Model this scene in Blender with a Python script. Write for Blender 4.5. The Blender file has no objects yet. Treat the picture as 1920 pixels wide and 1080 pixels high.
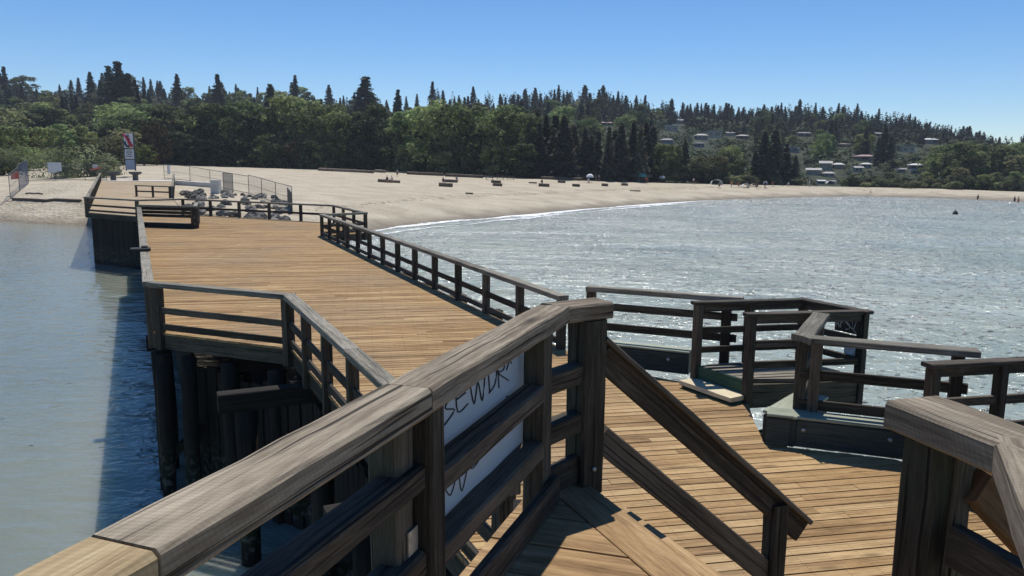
import bpy, math, random
import numpy as np
from mathutils import Vector, Matrix
random.seed(7); RNG = np.random.default_rng(7)
R = math.radians
scene = bpy.context.scene
col = scene.collection

# ------------------------------------------------------------------ camera
FPX, PITCH, ROLL, CAMZ = 1450.0, math.atan((540 - 308) / 1450.0), 0.010, 7.0
cp, sp, cr, sr = math.cos(PITCH), math.sin(PITCH), math.cos(ROLL), math.sin(ROLL)
FWD = np.array([0, cp, -sp]); _u0 = np.array([0, sp, cp]); _r0 = np.array([1.0, 0, 0])
RGT = _r0 * cr + _u0 * sr; UPV = _u0 * cr - _r0 * sr
cam_d = bpy.data.cameras.new('camera'); cam = bpy.data.objects.new('camera', cam_d); col.objects.link(cam)
cam_d.sensor_width = 36; cam_d.lens = FPX / 1920 * 36; cam_d.clip_start = .05; cam_d.clip_end = 6000
M = Matrix((RGT, UPV, -FWD)).transposed().to_4x4(); M.translation = Vector((0, 0, CAMZ))
cam.matrix_world = M
scene.camera = cam

# ------------------------------------------------------------------ light
SUN_EL, SUN_AZ = R(63.5), R(3)          # azimuth from +Y towards +X
w = bpy.data.worlds.new('World'); scene.world = w; w.use_nodes = True
nt = w.node_tree; bg = nt.nodes['Background']
sky = nt.nodes.new('ShaderNodeTexSky'); sky.sky_type = 'NISHITA'; sky.sun_disc = False
sky.sun_elevation = SUN_EL; sky.sun_rotation = SUN_AZ
sky.air_density = .85; sky.dust_density = 0.0; sky.ozone_density = 3.5
hs = nt.nodes.new('ShaderNodeHueSaturation'); hs.inputs['Saturation'].default_value = 1.24; tint = nt.nodes.new('ShaderNodeMix'); tint.data_type = 'RGBA'; tint.blend_type = 'MULTIPLY'; tint.inputs[0].default_value = 1; tint.inputs[7].default_value = (.95, .985, 1.06, 1)
nt.links.new(sky.outputs[0], hs.inputs['Color']); nt.links.new(hs.outputs[0], tint.inputs[6]); nt.links.new(tint.outputs[2], bg.inputs[0]); bg.inputs[1].default_value = 0.10
sl = bpy.data.lights.new('sun', 'SUN'); sl.energy = 4.4; sl.angle = R(.53); sl.color = (1, .95, .87)
so = bpy.data.objects.new('sun', sl); col.objects.link(so)
sdir = Vector((math.sin(SUN_AZ) * math.cos(SUN_EL), math.cos(SUN_AZ) * math.cos(SUN_EL), math.sin(SUN_EL)))
so.rotation_euler = sdir.to_track_quat('Z', 'Y').to_euler(); so.location = (0, 0, 60)
vs = scene.view_settings; vs.view_transform = 'Standard'; vs.look = 'None'; vs.gamma = 1; vs.exposure = .12
scene.cycles.use_denoising = True
scene.cycles.max_bounces = 6; scene.cycles.transparent_max_bounces = 12
scene.cycles.sample_clamp_indirect = 4
scene.cycles.caustics_reflective = False; scene.cycles.caustics_refractive = False

# ------------------------------------------------------------------ projection helpers (a sight line meets a real plane)
def ray(x, y): return FWD + RGT * ((x - 960) / FPX) - UPV * ((y - 540) / FPX)
def Pz(x, y, z):
    d = ray(x, y); t = (z - CAMZ) / d[2]; return Vector((d[0] * t, d[1] * t, z))
def Pv(x, y, p0, az):                    # meets the upright plane through p0 running at azimuth az
    d = ray(x, y); u = (math.sin(R(az)), math.cos(R(az)))
    A = np.array([[d[0], -u[0]], [d[1], -u[1]]]); s, t = np.linalg.solve(A, np.array([p0[0], p0[1]]))
    return Vector((d[0] * s, d[1] * s, CAMZ + d[2] * s))
def proj(p):
    v = np.array(p, float) - np.array([0, 0, CAMZ]); c = v @ FWD
    return 960 + FPX * (v @ RGT) / c, 540 - FPX * (v @ UPV) / c
def V(*a): return Vector(a)
def azv(a): return Vector((math.sin(R(a)), math.cos(R(a)), 0))

# ------------------------------------------------------------------ objects helpers
def tag(o, label=None, cat=None, group=None, kind=None):
    if label: o['label'] = label
    if cat: o['category'] = cat
    if group: o['group'] = group
    if kind: o['kind'] = kind
    return o
def thing(name, label, cat, loc=(0, 0, 0), rz=0, group=None):
    o = bpy.data.objects.new(name, None); col.objects.link(o); o.location = loc; o.rotation_euler = (0, 0, rz)
    o.empty_display_size = .1
    return tag(o, label, cat, group)
def copy_tree(o, parent=None):
    c = o.copy(); col.objects.link(c); c.parent = parent
    for ch in o.children: copy_tree(ch, c)
    return c

class MB:
    """collects boards, tubes and sheets, builds ONE mesh object"""
    def __init__(s): s.v = []; s.f = []; s.uv = []; s.t = []; s.sm = []
    def _add(s, vs, fs, uvs, tone, smooth=False):
        b = len(s.v); s.v += [tuple(p) for p in vs]; s.t += [tone] * len(vs)
        for f, u in zip(fs, uvs):
            s.f.append([b + i for i in f]); s.uv += u; s.sm.append(smooth)
    def board(s, p0, p1, w, h, up=(0, 0, 1), ch=.006, seg=1, jit=0.0, tone=None, m0=0.0, m1=0.0):
        """timber from p0 to p1 (centre line), w across, h along up; m0/m1 = mitre slope of the ends"""
        p0, p1 = Vector(p0), Vector(p1); d = p1 - p0; L = d.length; d.normalize()
        sd = d.cross(Vector(up)).normalized(); u = sd.cross(d).normalized()
        tone = random.random() if tone is None else tone
        a, b, c = w / 2, h / 2, ch
        if c > 0: pr = [(-a + c, -b), (a - c, -b), (a, -b + c), (a, b - c), (a - c, b), (-a + c, b), (-a, b - c), (-a, -b + c)]
        else: pr = [(-a, -b), (a, -b), (a, b), (-a, b)]
        n = len(pr); per = [0.0]
        for i in range(n): per.append(per[-1] + math.dist(pr[i], pr[(i + 1) % n]))
        vsl = []
        for k in range(seg + 1):
            q = k / seg
            for (x, y) in pr:
                jx = (random.random() - .5) * jit; jy = (random.random() - .5) * jit
                ml = (m0 * x if k == 0 else 0) + (m1 * x if k == seg else 0)
                vsl.append(p0 + d * (L * q + ml) + sd * (x + jx) + u * (y + jy))
        fs, uvs = [], []
        for k in range(seg):
            u0, u1 = L * k / seg, L * (k + 1) / seg
            for i in range(n):
                j = (i + 1) % n
                fs.append([k * n + i, k * n + j, (k + 1) * n + j, (k + 1) * n + i][::-1])
                uvs.append([(u1, per[i]), (u1, per[i + 1]), (u0, per[i + 1]), (u0, per[i])])
        fs.append(list(range(n))); uvs.append([(0.01 * y, x) for x, y in pr])
        fs.append([seg * n + i for i in range(n)][::-1]); uvs.append([(0.01 * y, x) for x, y in pr][::-1])
        s._add(vsl, fs, uvs, tone)
    def prism(s, poly, z0, z1, tone=None, u_dir=None, dz=None):
        """flat piece with a polygon outline; dz(x,y) lifts it"""
        tone = random.random() if tone is None else tone
        u = u_dir or Vector((1, 0, 0)); n = len(poly); vv = Vector((-u.y, u.x, 0))
        area = sum(poly[i][0] * poly[(i + 1) % n][1] - poly[(i + 1) % n][0] * poly[i][1] for i in range(n))
        if area < 0: poly = poly[::-1]
        g = dz or (lambda x, y: 0)
        vs_ = [(x, y, z0 + g(x, y)) for x, y in poly] + [(x, y, z1 + g(x, y)) for x, y in poly]
        uvp = [(x * u.x + y * u.y, x * vv.x + y * vv.y) for x, y in poly]
        fs = [list(range(n))[::-1], [n + i for i in range(n)]]; uvs = [uvp[::-1], uvp]
        for i in range(n):
            j = (i + 1) % n; fs.append([i, j, n + j, n + i])
            L = math.dist(poly[i], poly[j]); uvs.append([(0, 0), (L, 0), (L, z1 - z0), (0, z1 - z0)])
        s._add(vs_, fs, uvs, tone)
    def box(s, c, sx, sy, sz, rz=0, tone=None, ch=0.0):
        d = Vector((math.cos(rz), math.sin(rz), 0)) * sx / 2; c = Vector(c)
        s.board(c - d, c + d, sy, sz, ch=ch, tone=tone)
    def tube(s, pts, rad, n=8, tone=None, jit=0.0, smooth=True, cap=True):
        tone = random.random() if tone is None else tone
        pts = [Vector(p) for p in pts]; vsl = []; L = [0.0]
        for i in range(1, len(pts)): L.append(L[-1] + (pts[i] - pts[i - 1]).length)
        for i, p in enumerate(pts):
            d = (pts[min(i + 1, len(pts) - 1)] - pts[max(i - 1, 0)]).normalized()
            ref = Vector((0, 0, 1)) if abs(d.z) < .9 else Vector((1, 0, 0))
            a = d.cross(ref).normalized(); b = a.cross(d).normalized()
            r = rad[i] if hasattr(rad, '__len__') else rad
            for k in range(n):
                th = 2 * math.pi * k / n; rr = r * (1 + (random.random() - .5) * jit)
                vsl.append(p + (a * math.cos(th) + b * math.sin(th)) * rr)
        fs, uvs = [], []
        for i in range(len(pts) - 1):
            for k in range(n):
                j = (k + 1) % n
                fs.append([i * n + k, (i + 1) * n + k, (i + 1) * n + j, i * n + j])
                uvs.append([(L[i], k * .1), (L[i + 1], k * .1), (L[i + 1], k * .1 + .1), (L[i], k * .1 + .1)])
        if cap:
            fs.append(list(range(n))); uvs.append([(0, 0)] * n)
            e = (len(pts) - 1) * n; fs.append([e + k for k in range(n)][::-1]); uvs.append([(0, 0)] * n)
        s._add(vsl, fs, uvs, tone, smooth)
    def quad(s, a, b, c, d, tone=None):
        s._add([a, b, c, d], [[0, 1, 2, 3]], [[(0, 0), (1, 0), (1, 1), (0, 1)]], random.random() if tone is None else tone)
    def dome(s, c, rx, ry, rz, nu=10, nv=5, tone=None, jit=0.0, lo=0.0):
        tone = random.random() if tone is None else tone; c = Vector(c); vsl = []
        for j in range(nv + 1):
            ph = lo + (math.pi / 2 - lo) * j / nv
            for i in range(nu):
                th = 2 * math.pi * i / nu; q = 1 + (random.random() - .5) * jit
                vsl.append(c + Vector((rx * math.cos(ph) * math.cos(th), ry * math.cos(ph) * math.sin(th), rz * math.sin(ph))) * q)
        fs, uvs = [], []
        for j in range(nv):
            for i in range(nu):
                k = (i + 1) % nu; fs.append([j * nu + i, j * nu + k, (j + 1) * nu + k, (j + 1) * nu + i]); uvs.append([(0, 0)] * 4)
        s._add(vsl, fs, uvs, tone, True)
    def mesh(s, name, mat):
        me = bpy.data.meshes.new(name); me.from_pydata(s.v, [], s.f)
        ul = me.uv_layers.new(name='UVMap'); ul.data.foreach_set('uv', np.array(s.uv, dtype=np.float32).ravel())
        at = me.attributes.new('tone', 'FLOAT', 'POINT'); at.data.foreach_set('value', np.array(s.t, dtype=np.float32))
        me.polygons.foreach_set('use_smooth', s.sm); me.materials.append(mat); me.update()
        return me
    def build(s, name, mat, parent=None):
        o = bpy.data.objects.new(name, s.mesh(name, mat)); col.objects.link(o)
        if parent is not None: o.parent = parent
        return o

# ------------------------------------------------------------------ materials
def newmat(name):
    m = bpy.data.materials.new(name); m.use_nodes = True
    return m, m.node_tree, m.node_tree.nodes['Principled BSDF']
def nd(t, k, **kw):
    n = t.nodes.new(k)
    for a, b in kw.items(): setattr(n, a, b)
    return n
def ramp(t, stops):
    n = nd(t, 'ShaderNodeValToRGB'); e = n.color_ramp.elements
    while len(e) < len(stops): e.new(.5)
    for i, (p, c) in enumerate(stops): e[i].position = p; e[i].color = (*c, 1) if len(c) == 3 else c
    return n
def mixc(t, a, b, f, mode='MIX'):
    n = nd(t, 'ShaderNodeMix', data_type='RGBA', blend_type=mode)
    for s_, x in ((0, f), (6, a), (7, b)):
        if hasattr(x, 'is_output') or hasattr(x, 'links'): t.links.new(x, n.inputs[s_])
        else: n.inputs[s_].default_value = (*x, 1) if (s_ and len(x) == 3) else x
    return n.outputs[2]
def math_(t, op, a, b=None, c=None, clamp=False):
    n = nd(t, 'ShaderNodeMath', operation=op, use_clamp=clamp)
    for i, x in enumerate((a, b, c)):
        if x is None: continue
        if hasattr(x, 'links'): t.links.new(x, n.inputs[i])
        else: n.inputs[i].default_value = x
    return n.outputs[0]

def wood(name, dark, mid, light, stain=None, su=2.2, sv=34, rough=.85, bump=.35, spread=.6, incise=0, knots=.5, spec=.25, nails=0, cracks=0, tide=0):
    m, t, b = newmat(name); L = t.links.new
    uv = nd(t, 'ShaderNodeUVMap', uv_map='UVMap'); tone = nd(t, 'ShaderNodeAttribute', attribute_name='tone')
    off = nd(t, 'ShaderNodeCombineXYZ'); L(math_(t, 'MULTIPLY', tone.outputs['Fac'], 71.0), off.inputs[0]); L(math_(t, 'MULTIPLY', tone.outputs['Fac'], 23.7), off.inputs[1]); L(math_(t, 'MULTIPLY', tone.outputs['Fac'], 13.0), off.inputs[2])
    add = nd(t, 'ShaderNodeVectorMath', operation='ADD'); L(uv.outputs[0], add.inputs[0]); L(off.outputs[0], add.inputs[1])
    def noise(sx, sy, detail=4, rg=.6, dist=0):
        mp = nd(t, 'ShaderNodeMapping'); mp.inputs['Scale'].default_value = (sx, sy, 1); L(add.outputs[0], mp.inputs[0])
        n = nd(t, 'ShaderNodeTexNoise'); n.inputs['Scale'].default_value = 1; n.inputs['Detail'].default_value = detail; n.inputs['Roughness'].default_value = rg; n.inputs['Distortion'].default_value = dist
        L(mp.outputs[0], n.inputs[0]); return n.outputs[0]
    grain = noise(su, sv, 5, .65, .6); blot = noise(.9, 2.2, 3); fine = noise(14, 160, 2, .5)
    g = math_(t, 'ADD', math_(t, 'MULTIPLY', grain, .6), math_(t, 'ADD', math_(t, 'MULTIPLY', blot, .3), math_(t, 'MULTIPLY', fine, .22)))
    g = math_(t, 'ADD', g, math_(t, 'MULTIPLY', math_(t, 'SUBTRACT', tone.outputs['Fac'], .5), spread * .5))
    rp = ramp(t, [(.34, dark), (.53, mid), (.72, light)]); L(g, rp.inputs[0]); c = rp.outputs[0]
    if knots:
        mp = nd(t, 'ShaderNodeMapping'); mp.inputs['Scale'].default_value = (1.1, 4.5, 1); L(add.outputs[0], mp.inputs[0])
        vo = nd(t, 'ShaderNodeTexVoronoi'); vo.inputs['Scale'].default_value = 1; L(mp.outputs[0], vo.inputs[0])
        kn = ramp(t, [(.0, (1, 1, 1)), (.09, (.55, .55, .55)), (.17, (0, 0, 0))]); L(vo.outputs['Distance'], kn.inputs[0])
        sepv = nd(t, 'ShaderNodeSeparateColor'); L(vo.outputs['Color'], sepv.inputs[0])
        kf = math_(t, 'MULTIPLY', kn.outputs[0], math_(t, 'MULTIPLY', math_(t, 'GREATER_THAN', sepv.outputs[0], .62), knots))
        c = mixc(t, c, tuple(x * .55 for x in dark), kf)
    if stain:
        sn = noise(1.4, 3.0, 5, .7); sf = ramp(t, [(.52, (0, 0, 0)), (.7, (1, 1, 1))]); L(sn, sf.inputs[0])
        c = mixc(t, c, stain, math_(t, 'MULTIPLY', sf.outputs[0], .55))
    h = math_(t, 'ADD', math_(t, 'MULTIPLY', grain, .7), math_(t, 'MULTIPLY', fine, .3))
    if nails:
        gp = nd(t, 'ShaderNodeNewGeometry'); wn = nd(t, 'ShaderNodeTexNoise'); wn.inputs['Scale'].default_value = .35; wn.inputs['Detail'].default_value = 5; L(gp.outputs['Position'], wn.inputs[0])
        wr = ramp(t, [(.45, (0, 0, 0)), (.68, (1, 1, 1))]); L(wn.outputs[0], wr.inputs[0]); c = mixc(t, c, (.25, .185, .12), math_(t, 'MULTIPLY', wr.outputs[0], .45))
        sx = nd(t, 'ShaderNodeSeparateXYZ'); L(uv.outputs[0], sx.inputs[0])
        du = math_(t, 'SUBTRACT', math_(t, 'PINGPONG', sx.outputs[0], .305), .15); dv = math_(t, 'SUBTRACT', math_(t, 'PINGPONG', sx.outputs[1], .0375), .018)
        rr2 = math_(t, 'SQRT', math_(t, 'ADD', math_(t, 'MULTIPLY', du, du), math_(t, 'MULTIPLY', dv, dv)))
        c = mixc(t, c, (.05, .035, .025), math_(t, 'MULTIPLY', math_(t, 'LESS_THAN', rr2, .006), .8))
    if cracks:
        ck = noise(.55, 42, 2, .5, .35); cr_ = ramp(t, [(.335, (1, 1, 1)), (.375, (0, 0, 0))]); L(ck, cr_.inputs[0])
        kf2 = math_(t, 'MULTIPLY', cr_.outputs[0], cracks); c = mixc(t, c, tuple(x * .3 for x in dark), kf2); h = math_(t, 'SUBTRACT', h, math_(t, 'MULTIPLY', kf2, .9))
    if tide:
        gp = nd(t, 'ShaderNodeNewGeometry'); sx = nd(t, 'ShaderNodeSeparateXYZ'); L(gp.outputs['Position'], sx.inputs[0]); wn = nd(t, 'ShaderNodeTexNoise'); wn.inputs['Scale'].default_value = 9; wn.inputs['Detail'].default_value = 5; L(gp.outputs['Position'], wn.inputs[0])
        zt = math_(t, 'ADD', sx.outputs[2], math_(t, 'MULTIPLY', wn.outputs[0], 1.1)); tb = ramp(t, [(.30, (0, 0, 0)), (.40, (1, 1, 1)), (.62, (.6, .6, .6)), (.8, (0, 0, 0))]); L(math_(t, 'MULTIPLY', zt, .4), tb.inputs[0])
        sp2 = ramp(t, [(.5, (.02, .028, .014)), (.6, (.10, .105, .09))]); L(wn.outputs[0], sp2.inputs[0]); c = mixc(t, c, sp2.outputs[0], math_(t, 'MULTIPLY', tb.outputs[0], .8))
    if incise:
        sx = nd(t, 'ShaderNodeSeparateXYZ'); L(uv.outputs[0], sx.inputs[0])
        k = math_(t, 'FLOOR', math_(t, 'MULTIPLY', sx.outputs[1], 120))
        ph = math_(t, 'ADD', math_(t, 'MULTIPLY', sx.outputs[0], 2 * math.pi / .017), math_(t, 'MULTIPLY', k, 1.05))
        sl_ = ramp(t, [(.55, (0, 0, 0)), (.8, (1, 1, 1))]); L(math_(t, 'ADD', math_(t, 'MULTIPLY', math_(t, 'SINE', ph), .5), .5), sl_.inputs[0])
        cut = math_(t, 'MULTIPLY', sl_.outputs[0], math_(t, 'MULTIPLY', blot, incise))
        c = mixc(t, c, tuple(x * .5 for x in dark), cut); h = math_(t, 'SUBTRACT', h, math_(t, 'MULTIPLY', cut, .12))
    L(c, b.inputs['Base Color']); b.inputs['Roughness'].default_value = rough; b.inputs['Specular IOR Level'].default_value = spec
    bp = nd(t, 'ShaderNodeBump'); bp.inputs['Strength'].default_value = bump; bp.inputs['Distance'].default_value = .006
    L(h, bp.inputs['Height']); L(bp.outputs[0], b.inputs['Normal'])
    return m

def plain(name, c, rough=.6, var=.25, scale=3.0, metal=0, spec=.4, bump=0, c2=None):
    m, t, b = newmat(name); L = t.links.new
    tc = nd(t, 'ShaderNodeTexCoord'); n = nd(t, 'ShaderNodeTexNoise'); n.inputs['Scale'].default_value = scale; n.inputs['Detail'].default_value = 5
    L(tc.outputs['Object'], n.inputs[0])
    lo = tuple(x * (1 - var) for x in (c2 or c)); hi = tuple(min(1, x * (1 + var)) for x in c)
    rp = ramp(t, [(.3, lo), (.7, hi)]); L(n.outputs[0], rp.inputs[0]); L(rp.outputs[0], b.inputs['Base Color'])
    b.inputs['Roughness'].default_value = rough; b.inputs['Metallic'].default_value = metal; b.inputs['Specular IOR Level'].default_value = spec
    if bump:
        bp = nd(t, 'ShaderNodeBump'); bp.inputs['Strength'].default_value = bump; bp.inputs['Distance'].default_value = .05
        L(n.outputs[0], bp.inputs['Height']); L(bp.outputs[0], b.inputs['Normal'])
    return m

def foliage(name, dark, light, trans=.5):
    m, t, b = newmat(name); L = t.links.new
    tone = nd(t, 'ShaderNodeAttribute', attribute_name='tone'); oi = nd(t, 'ShaderNodeObjectInfo')
    f = math_(t, 'ADD', math_(t, 'MULTIPLY', tone.outputs['Fac'], .75), math_(t, 'MULTIPLY', math_(t, 'SUBTRACT', oi.outputs['Random'], .5), .5), clamp=True)
    rp = ramp(t, [(0, dark), (.55, tuple((a + c) / 2 for a, c in zip(dark, light))), (1, light)]); L(f, rp.inputs[0])
    hv = nd(t, 'ShaderNodeHueSaturation'); L(rp.outputs[0], hv.inputs['Color']); wn = nd(t, 'ShaderNodeTexWhiteNoise', noise_dimensions='1D'); L(oi.outputs['Random'], wn.inputs['W'])
    L(math_(t, 'ADD', .47, math_(t, 'MULTIPLY', wn.outputs['Value'], .05)), hv.inputs['Hue']); L(math_(t, 'ADD', .7, math_(t, 'MULTIPLY', oi.outputs['Random'], .65)), hv.inputs['Value']); hv.inputs['Saturation'].default_value = .95
    rp = hv; L(rp.outputs[0], b.inputs['Base Color']); b.inputs['Roughness'].default_value = .75; b.inputs['Specular IOR Level'].default_value = .2
    tr = nd(t, 'ShaderNodeBsdfTranslucent'); L(rp.outputs[0], tr.inputs[0])
    mx = nd(t, 'ShaderNodeMixShader'); mx.inputs[0].default_value = trans
    out = t.nodes['Material Output']; L(b.outputs[0], mx.inputs[1]); L(tr.outputs[0], mx.inputs[2]); L(mx.outputs[0], out.inputs[0])
    return m

def sign_plastic():
    m, t, b = newmat('translucent_sign_plastic'); b.inputs['Base Color'].default_value = (.38, .42, .47, 1); b.inputs['Roughness'].default_value = .5
    tr = nd(t, 'ShaderNodeBsdfTranslucent'); tr.inputs[0].default_value = (.45, .50, .57, 1); mx = nd(t, 'ShaderNodeMixShader'); mx.inputs[0].default_value = .24
    t.links.new(b.outputs[0], mx.inputs[1]); t.links.new(tr.outputs[0], mx.inputs[2]); t.links.new(mx.outputs[0], t.nodes['Material Output'].inputs['Surface']); return m
M_SIGN = sign_plastic()
M_DECK = wood('deck_board_wood', (.10, .053, .020), (.315, .192, .082), (.50, .35, .175), stain=(.22, .135, .062), su=1.4, sv=26, spread=.36, nails=1, cracks=.6, knots=.8, bump=.3)
M_DUST = wood('sand_dusted_board_wood', (.24, .17, .10), (.40, .305, .19), (.52, .43, .30), spread=.4, knots=.3)
M_RAIL = wood('weathered_shade_toned_rail_wood', (.014, .012, .009), (.052, .042, .031), (.14, .115, .086), stain=(.042, .046, .032), spread=.4, cracks=.8, bump=.6)  # rail tone set darker than the caps to stand in for shade
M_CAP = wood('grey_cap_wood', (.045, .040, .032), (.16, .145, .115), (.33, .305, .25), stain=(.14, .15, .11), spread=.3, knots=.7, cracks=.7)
M_NEAR = wood('incised_cap_wood', (.045, .033, .022), (.185, .148, .104), (.40, .34, .255), su=1.3, sv=30, spread=.2, incise=.22, knots=1.0, bump=.6, stain=(.12, .105, .075), cracks=.9)
M_FRESH = wood('yellow_cap_wood', (.16, .105, .05), (.36, .27, .15), (.52, .42, .25), su=1.8, sv=36, spread=.2, incise=.22, bump=.4)
M_POST = wood('shade_toned_post_wood', (.014, .012, .009), (.048, .041, .031), (.12, .106, .08), stain=(.045, .055, .032), spread=.3, bump=.8, cracks=.9)  # post wood darkened because these faces stand mostly in shade
M_LAND = wood('landing_plank_wood', (.12, .065, .027), (.35, .225, .11), (.52, .375, .21), stain=(.17, .115, .062), su=1.3, sv=22, spread=.3, knots=.9, bump=.5)
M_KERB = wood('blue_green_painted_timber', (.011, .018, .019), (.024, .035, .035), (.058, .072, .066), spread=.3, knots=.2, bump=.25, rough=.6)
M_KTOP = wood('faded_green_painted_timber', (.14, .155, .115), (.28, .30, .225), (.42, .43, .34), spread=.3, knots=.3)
M_GREEN = wood('dark_green_painted_timber', (.008, .03, .02), (.016, .058, .038), (.04, .10, .07), spread=.3, knots=.1, bump=.2, rough=.55)
M_PALE = wood('pale_new_timber', (.38, .31, .19), (.55, .47, .31), (.68, .6, .43), spread=.3, knots=.5)
M_BROWN = wood('brown_stringer_wood', (.06, .03, .014), (.14, .075, .035), (.24, .14, .075), spread=.3)
M_PILE = wood('shade_black_pile_wood', (.005, .004, .003), (.012, .0105, .0085), (.03, .026, .02), su=1.0, sv=18, spread=.3, knots=0, bump=.8, tide=1)  # pile wood taken near black to deepen the shade below the deck
M_STEEL = plain('galvanised_steel', (.42, .43, .42), .45, .3, 30, metal=.7)
M_BLACK = plain('black_fitting', (.015, .015, .015), .5)
M_WHITE = plain('white_sign_board', (.62, .64, .66), .5, .06, 3)
M_INK = plain('black_paint_pen', (.02, .02, .025), .5)
M_CONC = plain('pale_concrete', (.62, .60, .54), .9, .15, 1.5)
M_DCONC = plain('stained_concrete', (.10, .095, .088), .9, .3, 2)
M_LOG = wood('dark_drift_log_wood', (.05, .036, .026), (.12, .09, .066), (.25, .2, .155), su=1.2, sv=10, spread=.4)
M_BARK = plain('tree_bark', (.09, .07, .052), .95, .4, 2)

# ------------------------------------------------------------------ terrain
TU = [-1.5, -.655, -.55, -.47, -.42, -.35, -.28, -.23, -.176, -.1, .027, .13, .23, .33, .437, .55, .657, .8, 1.5]
TYW = [100, 87.5, 83, 75, 66, 62, 66, 76, 82.5, 93, 110, 132, 155, 176, 193, 186, 171, 150, 100]
TYT = [205, 205, 206, 207, 208, 210, 213, 214, 212, 200, 187, 190, 196, 202, 209, 206, 200, 190, 160]
TZT = [6.2, 6.2, 6.1, 6.0, 5.8, 5.5, 5.2, 5.0, 4.8, 4.3, 3.6, 3.0, 2.6, 2.3, 1.9, 1.7, 1.3, 1.2, 1.2]
TE = [.4, .40, .32, .27, .30, .36, .36, .36, .38, .48, .55, .6, .6, .7, .8, .8, .8, .8, .8]
TYR = [520, 500, 500, 495, 490, 490, 490, 490, 490, 490, 480, 470, 470, 460, 450, 440, 420, 400, 380]
TZR = [44, 43, 43, 43, 42, 41, 40, 38, 38, 37, 35, 34, 33.5, 30.5, 28, 22.8, 12, 11, 11]
def vnoise(x, y, s):
    x = x / s; y = y / s
    return (math.sin(x * 1.7 + 1.3 * math.sin(y * 1.1)) + math.sin(y * 2.1 + 1.7 * math.sin(x * .9 + 2)) + math.sin((x + y) * 1.3 + .5)) / 3
def TH(X, Y):
    u = X / max(Y, 1.0); I = lambda t: float(np.interp(u, TU, t))
    yw, yt, zt = I(TYW), I(TYT), I(TZT)
    if Y < yw: return max(-2.5, (Y - yw) * .09)
    if Y <= yt:
        s = (Y - yw) / (yt - yw); z = zt * s ** I(TE)
        z = min(z, .13 * (Y - yw) + .02) if u > -.25 else min(z, .3 * (Y - yw))
        z += .9 * math.exp(-((X + 58) / 6) ** 2 - ((Y - 101) / 5) ** 2)
        return z + vnoise(X, Y, 7) * .07 * min(1, s * 8) * (1 - .5 * s)
    yr, zr = I(TYR), I(TZR); s = (Y - yt) / (yr - yt)
    if s <= 1: return zt + (zr - zt) * (max(0, (s - .08) / .92) ** 1.05) + vnoise(X, Y, 40) * 1.2 * min(1, s * 4)
    return zr - (Y - yr) * .03 + vnoise(X, Y, 40) * 1.2
def land(x, y, lo=55, hi=640):
    d = ray(x, y); Y = lo
    while Y < hi:
        t = Y / d[1]
        if CAMZ + d[2] * t <= TH(d[0] * t, Y): break
        Y += .5
    t = Y / d[1]; return Vector((d[0] * t, Y, TH(d[0] * t, Y)))

def grid_terrain(name, urange, nu, yf, mat, kind='structure'):
    us = np.linspace(*urange, nu); vs_, fs = [], []; ny = None
    for u in us:
        ys = yf(u); ny = len(ys)
        for Y in ys: vs_.append((u * Y, Y, TH(u * Y, Y)))
    for i in range(nu - 1):
        for j in range(ny - 1):
            a = i * ny + j; fs.append([a, a + ny, a + ny + 1, a + 1])
    me = bpy.data.meshes.new(name); me.from_pydata(vs_, [], fs); me.polygons.foreach_set('use_smooth', [True] * len(fs)); me.materials.append(mat)
    o = bpy.data.objects.new(name, me); col.objects.link(o); tag(o, kind=kind); return o

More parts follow.
